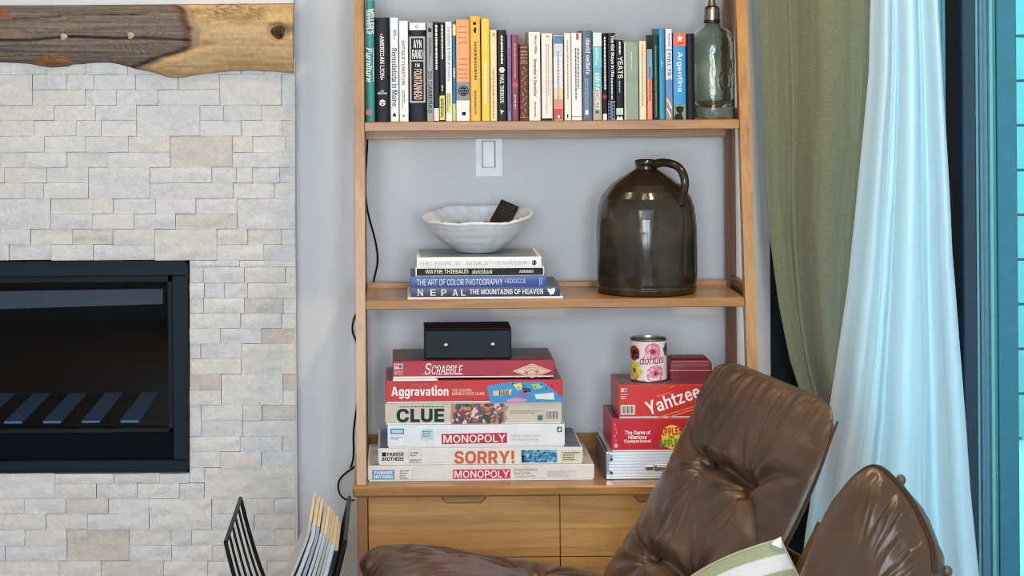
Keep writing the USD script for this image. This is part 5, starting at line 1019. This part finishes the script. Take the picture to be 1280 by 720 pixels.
def lounge_chair(label, top_far, yaw_vec, back=True, seat=True, top_wr=1.0, L=.60):
    W = np.array([*yaw_vec, 0.0]); W /= np.linalg.norm(W); Fw = np.array([W[1], -W[0], 0.0])       # across (towards the sitter's left), forward
    bp = back_path(41, 20, L); ctop, _, _ = bp(np.array(1.0))
    O = np.array(top_far) + W * .325 - Fw * ctop[0] - np.array([0, 0, ctop[1]])                     # foot of the back cushion
    t = thing('lounge_chair', label, 'armchair', (O[0], O[1], 0))
    r1, r2 = .085, -.135
    dm = [(-.115, r1), (.125, r1), (-.125, r2), (.125, r2)]
    cr_ = [((-.115, r1), (.135, r1), .020), ((-.115, r1), (-.125, r2), .010), ((-.115, r1), (-.30, r1 + .09), .010), ((.135, r1), (.30, r1 + .06), .010), ((.135, r1), (.27, r1 - .08), .008), ((-.125, r2), (-.31, r2 + .05), .009), ((-.115, r1), (-.10, r1 + .15), .006), ((-.125, r2), (.135, r2), .016), ((-.115, r1), (-.01, r2 + .03), .007)]
    build = cushion(bp, .325, .058, .05, dm, cr_, seed=2, top_wr=top_wr)
    m, C, N, A = build(O, W, Fw)
    bc_ = obj('back_cushion', m, LEA, t, smooth=50)
    for (du, dv) in dm:
        ctr, nn_, _ = bp(np.array(dv / (L / 2))); p = O + W * du + Fw * ctr[0] + np.array([0, 0, ctr[1]]) + (Fw * nn_[0] + np.array([0, 0, nn_[1]])) * .006
        s = trimesh.creation.icosphere(2, .011); n3 = Fw * nn_[0] + np.array([0, 0, nn_[1]])
        s.vertices = s.vertices - np.outer(s.vertices @ n3, n3) * .55 + p; obj('button', s, BTN, bc_, smooth=True)
    # seam piping down the near side
    vs = np.linspace(-.93, .9, 60); cc, nn_, _ = bp(vs); pts = O + W * .3255 + cc[:, :1] * Fw + cc[:, 1:] * np.array([0, 0, 1.0])
    obj('piping', tube(pts, .0022, 6), BTN, bc_, smooth=True)
    # seat cushion, front edge raised
    def seat_path(v):
        tt = (v + 1) / 2; f = -.05 + tt * .545; z = .0 + .105 * tt - .02 * np.clip((tt - .80) / .2, 0, 1) ** 2
        dz = np.full_like(tt, .19); ln = np.hypot(1, dz); return np.stack([f, z], -1), np.stack([-dz / ln, 1 / ln], -1), .53
    sb_ = cushion(seat_path, .315, .062, .055, [(-.12, -.05), (.12, -.05)], [((-.12, -.05), (.12, -.05), .014), ((-.12, -.05), (-.31, .0), .010), ((-.12, -.05), (-.16, .28), .008), ((-.1, .1), (-.28, .26), .006)], seed=5, nu=110, nv=110, top_wr=1.3, wr=1.2)
    So = O + np.array([0, 0, .044]) + Fw * .0
    m, _, _, _ = sb_(So, W, Fw); obj('seat_cushion', m, LEA, t, smooth=50)
    # bent laminated side frames: back rail, seat rail, sledge base
    def frame(side):
        w0, w1 = (.288, .318) if side > 0 else (-.318, -.288)
        vs = np.linspace(.30, -1.0, 24); cc, nn_, _ = bp(vs); cl = [(c_[0] - n_[0] * .062, c_[1] + O[2] - n_[1] * .062) for c_, n_ in zip(cc, nn_)]
        cl += [(.04, So[2] - .095), (.16, So[2] - .075), (.34, So[2] - .05), (.44, So[2] - .03), (.47, So[2] - .06), (.46, So[2] - .12), (.42, .14), (.34, .03), (.28, .012), (.1, .012), (-.25, .012), (-.33, .012)]
        cl = spline(np.array(cl), 150); tn = np.gradient(cl, axis=0); tn /= np.linalg.norm(tn, axis=1)[:, None]; no = np.stack([-tn[:, 1], tn[:, 0]], 1) * .0065
        def p3(q_, w_): return O * [1, 1, 0] + W * w_ + q_[:, :1] * Fw + q_[:, 1:] * np.array([0, 0, 1.0])
        R4 = np.stack([p3(cl + no, w0), p3(cl + no, w1), p3(cl - no, w1), p3(cl - no, w0), p3(cl + no, w0)], 0)
        m_ = gridmesh(R4); k_ = len(cl); e = np.array([(0, k_, 2 * k_), (0, 2 * k_, 3 * k_), (k_ - 1, 3 * k_ - 1, 2 * k_ - 1), (k_ - 1, 4 * k_ - 1, 3 * k_ - 1)])
        mm = trimesh.Trimesh(m_.vertices, np.vstack([m_.faces, e]), process=False); mm.merge_vertices(); mm.fix_normals(); obj('bentwood_frame', mm, BENT, t, smooth=30)
    frame(1); frame(-1)
    for vb in (.05, -.75):
        cc, nn_, _ = bp(np.array(vb)); ctr = O + Fw * (cc[0] - nn_[0] * .068) + np.array([0, 0, cc[1] - nn_[1] * .068])
        obj('cross_bar', tube([ctr + W * -.3, ctr + W * .3], .009, 12), BENTR, t, smooth=30)
    return t, O, W, Fw
T1 = V(898, 444, 4.43)
ch1, O1, W1, F1 = lounge_chair('reclined brown leather lounge chair with buttoned back, in front of the bookcase', T1, (.195, -.98))

# second chair: only the rounded corner of its back shows, near the viewer
T2 = thing('lounge_chair', 'brown leather lounge chair cut off by the frame, in front of the white sheer curtain', 'armchair', (.86, 3.4, 0))
def plane_cushion(outline, Y0, nrm, th_f, th_b, seed, name, parent):
    nrm = np.array(nrm, float); nrm /= np.linalg.norm(nrm); o = V(1095, 650, Y0)
    def onp(x, y):
        d = V(x, y, 1.0) - CAM; k = (o - CAM).dot(nrm) / d.dot(nrm); return CAM + d * k
    B_ = np.array([onp(x, y) for x, y in outline]); nb = 200
    t_ = np.r_[0, np.cumsum(np.linalg.norm(np.diff(np.vstack([B_, B_[:1]]), axis=0), axis=1))]
    from scipy.interpolate import CubicSpline
    Bs = CubicSpline(t_, np.vstack([B_, B_[:1]]), bc_type='periodic')(np.linspace(0, t_[-1], nb, endpoint=False))
    c = Bs.mean(0) ; nr = 70; r = np.sin(np.linspace(0, 1, nr) * np.pi / 2)
    th = np.linspace(0, 2 * np.pi, nb, endpoint=False)
    TH, RR = np.meshgrid(th, r)
    s_len = np.linspace(0, t_[-1], nb, endpoint=False)[None, :] * np.ones((nr, 1))
    base = np.clip(1 - RR ** 3.0, 0, 1) ** .5
    fold = meshkit.fbm(np.stack([np.cos(TH) * 21, np.sin(TH) * 21, RR * 2.0], -1), 4, seed) - .5
    env = np.clip((RR - .50) / .4, 0, 1) * np.clip((1 - RR) / .05, 0, 1) * np.clip(.22 + (Bs[None, :, 0] - c[0]) * 14, .15, 1)
    big = meshkit.fbm(np.stack([np.cos(TH) * RR * 2, np.sin(TH) * RR * 2, RR * 0], -1), 3, seed + 1) - .5
    hf = th_f * base +   .046 * fold * env + .010 * big * base
    hb = -(th_b * base + .020 * fold * env)
    Pc = c + RR[..., None] * (Bs[None] - c)
    A = Pc + hf[..., None] * nrm; D = Pc + hb[..., None] * nrm
    def fan(P):
        Pw = np.concatenate([P, P[:, :1]], 1); return gridmesh(Pw)
    a_, d_ = fan(A), fan(D); d_.invert(); m = trimesh.util.concatenate([a_, d_]); m.merge_vertices(merge_norm=True, merge_tex=True); m.update_faces(m.nondegenerate_faces())
    if m.volume < 0: m.invert()
    p = obj(name, m, LEA, parent, smooth=60)
    return p, Bs, nrm, c
out2 = [(1168, 716), (1166, 690), (1158, 664), (1148, 643), (1137, 623), (1124, 607), (1110, 592), (1095, 583), (1078, 590), (1061, 606), (1046, 626), (1032, 654), (1018, 690), (1004, 730), (996, 780), (1000, 850), (1030, 930), (1090, 950), (1150, 930), (1175, 860), (1176, 790), (1172, 745)]
p2, Bs2, n2, c2 = plane_cushion(out2, 3.46, (-.66, -.70, .22), .075, .115, 11, 'back_cushion', T2)
sel = [i for i in range(200) if Bs2[i][0] > c2[0] - .03 and Bs2[i][2] > c2[2] - .22]
loop = np.array([Bs2[i] for i in sel]); order = np.argsort(np.unwrap(np.arctan2(loop[:, 2] - c2[2], loop[:, 0] - c2[0]))); loop = loop[order]
dirs = (loop - c2) / np.linalg.norm(loop - c2, axis=1)[:, None]
for k, o_ in enumerate((.004, -.004)): obj('piping', tube(loop + dirs * .0012 + n2 * o_, .0024, 7), BTN, p2, smooth=True)
for x, y, Y in ((1127, 599, 3.50), (1185, 713, 3.42)):
    s = trimesh.creation.icosphere(3, 1.0); s.vertices = s.vertices * [.0085, .008, .0095] + V(x - 1, y + 1, Y); obj('button', s, paint((90, 84, 74), .4, name='button2'), p2, smooth=True)
# its seat and frame, below the picture
oo = c2 * [1, 1, 0] - np.array([0, 0, .14]); f2 = np.array([-.69, -.72, 0]); f2 /= np.linalg.norm(f2); w2 = np.array([-f2[1], f2[0], 0])
def sp2(v):
    tt = (v + 1) / 2; return np.stack([-.02 + tt * .55, .36 + .06 * tt], -1), np.stack([np.full_like(tt, -.1), np.full_like(tt, .995)], -1), .55
m, _, _, _ = cushion(sp2, .29, .05, .05, [], [], seed=9, nu=60, nv=60)(oo + w2 * 0, w2, f2); obj('seat_cushion', m, LEA, T2, smooth=50)
for sgn in (-1, 1):
    q_ = oo + w2 * .27 * sgn
    obj('bentwood_frame', tube(spline([q_ - f2 * .10 + [0, 0, .42], q_ - f2 * .06 + [0, 0, .33], q_ + f2 * .2 + [0, 0, .30], q_ + f2 * .47 + [0, 0, .33], q_ + f2 * .45 + [0, 0, .2], q_ + f2 * .3 + [0, 0, .03], q_ + [0, 0, .013], q_ - f2 * .3 + [0, 0, .013]], 60), .012, 8), BENT, T2, smooth=True)

# ------------------------------------------------------------------ striped pillow on the first chair
pc_tip = V(975, 674, 3.70)
pn = np.array([-.45, -.80, .38]); pn /= np.linalg.norm(pn)
def onpl(x, y):
    d = V(x, y, 1.0) - CAM; return CAM + d * ((pc_tip - CAM).dot(pn) / d.dot(pn))
tipv = onpl(975, 674); ea = onpl(893, 721) - tipv; ea /= np.linalg.norm(ea); eb = onpl(991, 722) - tipv; eb -= ea * eb.dot(ea); eb /= np.linalg.norm(eb)
ec = onpl(991, 722) - tipv; ec /= np.linalg.norm(ec)
n_ = 90; g1_, g2_ = np.meshgrid(np.linspace(0, 1, n_), np.linspace(0, 1, n_))
S_ = .30; sl = eb * .25 + ec * .75; sl /= np.linalg.norm(sl)
bu = np.sin(np.pi * g1_) ** .55 * np.sin(np.pi * g2_) ** .55
pin = .030 * (np.sin(np.pi * g1_) * (1 - 2 * g2_) ** 2 * np.sign(.5 - g2_) * -1)
P0 = tipv + (g1_ * S_)[..., None] * ea + (g2_ * S_)[..., None] * sl
bow_a = (.022 * np.sin(np.pi * g1_) * (1 - g2_))[..., None] * -sl; bow_b = (.010 * np.sin(np.pi * g2_) * (1 - g1_))[..., None] * -ea
P0 = P0 + bow_a + bow_b
wv = (meshkit.fbm(np.stack([g1_ * 5, g2_ * 5, g1_ * 0], -1), 3, 5) - .5) * .008 * bu
A = P0 + (bu * .055 + wv)[..., None] * pn; D = P0 - (bu * .055)[..., None] * pn
st = g2_ * S_; sc_ = np.tile(lin((166, 174, 142)), (n_, n_, 1)); 
for k in range(6):
    w_ = (st > .030 + .062 * k) & (st < .058 + .062 * k); sc_[w_] = lin((226, 230, 232))
tipm = (g1_ + g2_) < .045; sc_[tipm] = lin((236, 236, 238))
ma, md = gridmesh(A), gridmesh(D)
if (np.cross(A[1, 0] - A[0, 0], A[0, 1] - A[0, 0]) @ pn) > 0: ma.invert()
else: md.invert()
pil = thing('striped_pillow', 'sage green and white striped pillow tucked beside the reclined chair back', 'pillow', tipv)
obj('cover', cat(ma, md), tinted('pillow_cloth', .85, .0012, 900, 200, .12, .2), pil, smooth=True, col=np.vstack([sc_.reshape(-1, 3)] * 2))
ed = np.vstack([P0[0], P0[1:, -1], P0[-1, ::-1][1:], P0[::-1, 0][1:-1]])
obj('piping', tube(ed, .0024, 7, True), paint((168, 174, 148), .8, name='cord_cloth'), pil, smooth=True)
tv = [tipv - (ea + sl) * .003 + pn * .002, tipv - (ea + sl) * .003 - pn * .003, tipv + ea * .020 + pn * .010, tipv + sl * .020 + pn * .010, tipv + ea * .019 - pn * .009, tipv + sl * .019 - pn * .009, tipv + (ea + sl) * .010 + pn * .013]
s = hexa(tv[:3], tv[3:]); obj('corner_tip', s, paint((236, 236, 236), .8, name='white_cloth'), pil, smooth=True)

# ------------------------------------------------------------------ curtains
def drape(edges_l, edges_r, Y, amp, folds, seed, thick, nu=220, nv=120, ydrift=0.0, sharp=1.0, hem=None):
    """Cloth between two hanging edges (pixel polylines at depth Y) with folds that run down it; given real thickness."""
    l, r = np.array(edges_l, float), np.array(edges_r, float); y0, y1 = l[0, 1], l[-1, 1]
    yy = np.linspace(y0, y1, nv); xl, xr = np.interp(yy, l[:, 1], l[:, 0]), np.interp(yy, r[:, 1], r[:, 0])
    t = np.linspace(0, 1, nu); TT, YY = np.meshgrid(t, yy)
    X = xl[:, None] + (xr - xl)[:, None] * TT
    q = np.random.default_rng(seed); ph = q.uniform(0, 6.28, 6)
    vv = (YY - y0) / (y1 - y0)
    w = sum(np.sin(TT * 2 * np.pi * f_ + ph[k] + .5 * np.sin(vv * 2.2 + ph[k])) * a_ for k, (f_, a_) in enumerate(folds))
    w = np.sign(w) * np.abs(w) ** sharp
    rip = (meshkit.fbm(np.stack([TT * 14, vv * 5, TT * 0 + seed], -1), 3, seed) - .5)
    base = np.array([V(a_, b_, Y) for a_, b_ in zip(X.ravel(), YY.ravel())]).reshape(nv, nu, 3)
    base[..., 1] = Y + amp * w + amp * .35 * rip + ydrift * vv
    base[..., 0] += .25 * amp * np.cos(TT * 2 * np.pi * folds[0][0] + ph[0]) * np.sin(TT * np.pi)
    a_ = gridmesh(base); b_ = base.copy(); b_[..., 1] += thick; bm_ = gridmesh(b_)
    return base, a_, bm_
def sheet(base, thick):
    nv, nu = base.shape[:2]; b_ = base.copy(); b_[..., 1] += thick
    a_, d_ = gridmesh(base), gridmesh(b_); a_.invert() ; n0 = nv * nu; ids = np.arange(n0).reshape(nv, nu)
    a_.invert()
    d_.invert()
    rim = np.concatenate([ids[0], ids[1:, -1], ids[-1, ::-1][1:], ids[::-1, 0][1:]]); f = np.vstack([np.stack([rim[:-1], n0 + rim[:-1], n0 + rim[1:]], 1), np.stack([rim[:-1], n0 + rim[1:], rim[1:]], 1)])
    m = trimesh.Trimesh(np.vstack([base.reshape(-1, 3), b_.reshape(-1, 3)]), np.vstack([a_.faces, d_.faces + n0, f]), process=False)
    return m
LIN = mat('green_linen', {'g': ('geometry', {}), 'm': ('mapping', {'scale': (1.0, 1.0, 5.0)}), 'n': ('noise_texture', {'scale': 90.0, 'detail': 4.0}), 'n2': ('noise_texture', {'scale': 900.0, 'detail': 2.0}), 'r': ('rgb_ramp', {'ramp': [(0.3, lin((106, 112, 88))), (0.7, lin((124, 130, 104)))]}),
                          'b': ('bump', {'strength': .5, 'distance': .0008}), 'p': ('principled_bsdf', {'roughness': .85, 'specular_ior_level': .2, 'sheen_weight': .25})},
          [('g.position', 'm.vector'), ('m.vector', 'n.vector'), ('g.position', 'n2.vector'), ('n.fac', 'r.fac'), ('r.color', 'p.base_color'), ('n2.fac', 'b.height'), ('b.normal', 'p.normal')])
gl = [(935, -190), (948, 0), (953, 120), (957, 230), (963, 300), (974, 380), (988, 450), (1006, 505), (1030, 560), (1052, 640), (1064, 740), (1070, 840)]
gr_ = [(1085, -190), (1092, 0), (1091, 90), (1087, 160), (1076, 250), (1070, 320), (1066, 400), (1068, 460), (1074, 520), (1084, 600), (1092, 700), (1096, 840)]
base, *_ = drape(gl, gr_, 4.86, .030, [(1.15, 1.0), (2.3, .35)], 4, .002, 200, 130, sharp=.85)
gcur = thing('curtain', 'heavy sage green linen curtain hanging right of the bookcase', 'curtain', V(1010, 300, 4.86))
gcur_m = sheet(base, .0022); obj('cloth', gcur_m, LIN, gcur, smooth=True)
# a hem fold standing proud along the leading edge
hl = base[:, 30:58].copy(); 
edge = [tuple(base[i, int(200 * (.27 + .05 * math.sin(i / 40)))] + [0, -.002, 0]) for i in range(0, 130, 2)]
obj('fold_edge', tube(spline(edge, 120), .0055, 8), LIN, gcur, smooth=True)
SH = mat('sheer_voile', {'g': ('geometry', {}), 'm': ('mapping', {'scale': (6.0, 6.0, .6)}), 'n': ('noise_texture', {'scale': 12.0, 'detail': 5.0}), 'r': ('rgb_ramp', {'ramp': [(0.3, (.07,) * 3), (0.7, (.13,) * 3)]}),
                         'd': ('diffuse_bsdf', {'color': (.84, .88, .90)}), 't': ('translucent_bsdf', {'color': (.84, .90, .93)}), 'x': ('mix_closure', {'fac': .62}), 'tr': ('transparent_bsdf', {'color': (1, 1, 1)}), 'y': ('mix_closure', {})},
         [('g.position', 'm.vector'), ('m.vector', 'n.vector'), ('n.fac', 'r.fac'), ('d.BSDF', 'x.closure1'), ('t.BSDF', 'x.closure2'), ('r.color', 'y.fac'), ('x.closure', 'y.closure1'), ('tr.BSDF', 'y.closure2')], surface='y.closure')
sl_ = [(1094, -190), (1092, 0), (1090, 90), (1083, 170), (1074, 260), (1064, 360), (1052, 440), (1040, 520), (1022, 600), (1010, 680), (1002, 760), (996, 840)]
sr_ = [(1166, -190), (1173, 0), (1180, 120), (1187, 230), (1191, 320), (1199, 430), (1206, 520), (1213, 620), (1223, 720), (1232, 840)]
base2, *_ = drape(sl_, sr_, 4.76, .026, [(2.6, 1.0), (5.2, .4), (1.1, .5)], 12, .001, 260, 130, sharp=.8)
scur = thing('sheer_curtain', 'white translucent sheer curtain widening to the floor before the glass door', 'curtain', V(1130, 300, 4.76))
obj('cloth', sheet(base2, .0006), SH, scur, smooth=True)
for k, u in enumerate((0, 70, 118, 172, 259)):
    obj('seam', tube(spline([tuple(base2[i, min(259, max(0, int(u + 6 * math.sin(i / 30 + k))))] + [0, -.0012, 0]) for i in range(0, 130, 3)], 100), .0016, 6), SH, scur, smooth=True)

# ------------------------------------------------------------------ magazine rack and magazines
WIRE = paint((16, 16, 17), .4, name='wire')
RYf, RYn = 4.45, 4.05; xc, zt2 = -.2145, V(297, 623, 4.45)[2]
def prof_x(z): return .1165 * np.sqrt(np.clip((z - .243) / (zt2 - .243), 0, 1))
mr = thing('magazine_rack', 'black wire magazine rack with curved flaring sides, in front of the stone wall', 'magazine rack', (xc, 4.25, 0))
zz = .243 + (zt2 - .243) * np.linspace(0, 1, 26) ** 2
half = np.stack([prof_x(zz), zz], 1); full = np.vstack([half[::-1] * [-1, 1], half[1:]])
for k, yy in enumerate(np.linspace(RYn, RYf, 6)):
    pts = [(xc + a_, yy, z_) for a_, z_ in full]
    obj('wire', tube(pts, .0042 if k in (0, 5) else .0026, 8), WIRE, mr, smooth=True)
for sgn in (-1, 1): obj('top_rail', tube([(xc + sgn * prof_x(zt2), RYn, zt2), (xc + sgn * prof_x(zt2), RYf, zt2)], .0042, 8), WIRE, mr, smooth=True)
for yy in (RYn + .03, RYf - .03):
    for sgn in (-1, 1): obj('leg', tube([(xc, yy, .243), (xc + sgn * .05, yy, .16), (xc + sgn * .13, yy, .004)], .0042, 8), WIRE, mr, smooth=True)
mags = [((198, 192, 178), 'pale outermost magazine with bent cover, leftmost in the wire rack', .006), ((222, 214, 190), 'cream magazine second from the left in the wire rack', .008), ((150, 158, 166), 'grey magazine third from the left in the wire rack', .007), ((214, 204, 176), 'buff magazine fourth from the left in the wire rack', .006),
        ((176, 190, 202), 'pale blue magazine fifth from the left in the wire rack', .007), ((196, 168, 84), 'mustard yellow magazine in the wire rack, sixth from the left', .006), ((178, 190, 200), 'thin light blue magazine right of the mustard yellow one', .005), ((226, 226, 222), 'white magazine second from the right in the wire rack', .009), ((30, 34, 40), 'black magazine rightmost in the wire rack', .008)]
off = .100
PG2 = paint((226, 214, 180), .7, name='magazine_pages'); PGB = paint((150, 166, 184), .5, name='magazine_spine')
for k, (rgb, lab, thk) in enumerate(mags[::-1]):
    q = np.random.default_rng(60 + k)
    hgt = .208 + .0030 * k + q.uniform(-.004, .004); yn = 4.115 + q.uniform(0, .015); yf = yn + .262 + q.uniform(-.012, .012)
    tt = np.linspace(0, 1, 12); zb = .268 + .007 * k; ztp = .268 + .004 * k + hgt * .95
    # follows the curve of the side it leans on
    zs = zb + (ztp - zb) * tt; cx = xc + prof_x(zs) - .0075 - (0.100 - off) - thk / 2 - (.0005 * k * k) * (1 - tt) ** 1.2
    tn = np.gradient(np.stack([cx, zs], 1), axis=0); tn /= np.linalg.norm(tn, axis=1)[:, None]; no = np.stack([np.ones(12), np.zeros(12)], 1)
    def slab(t0, t1, ya, yb_):
        o1 = np.stack([cx, zs], 1) + no * t0; o2_ = np.stack([cx, zs], 1) + no * t1; pl = Polygon(np.vstack([o1, o2_[::-1]])).buffer(0)
        m = trimesh.creation.extrude_polygon(pl, yb_ - ya, engine='earcut'); v = m.vertices; m.vertices = np.stack([v[:, 0], ya + v[:, 2], v[:, 1]], 1); m.invert(); return m
    mg = thing('magazine', lab, 'magazine', (cx[0], yn, zb), 'magazines standing in the wire rack')
    obj('pages', slab(-thk / 2 + .0006, thk / 2 - .0006, yn + .002, yf), PG2, mg, smooth=30)
    for s_g in (-1, 1): obj('cover', slab(min(s_g * (thk / 2 - .0006), s_g * thk / 2), max(s_g * (thk / 2 - .0006), s_g * thk / 2), yn, yf), paint(rgb, .3, name='magazine_cover'), mg, smooth=30)
    obj('spine', slab(-thk / 2, thk / 2, yn - .0008, yn + .0002), paint(rgb if k in (0,) else tuple(int(.55 * c_ + .45 * d_) for c_, d_ in zip(rgb, (140, 160, 182))), .35, name='magazine_spine'), mg, smooth=30)
    off -= thk + .0006
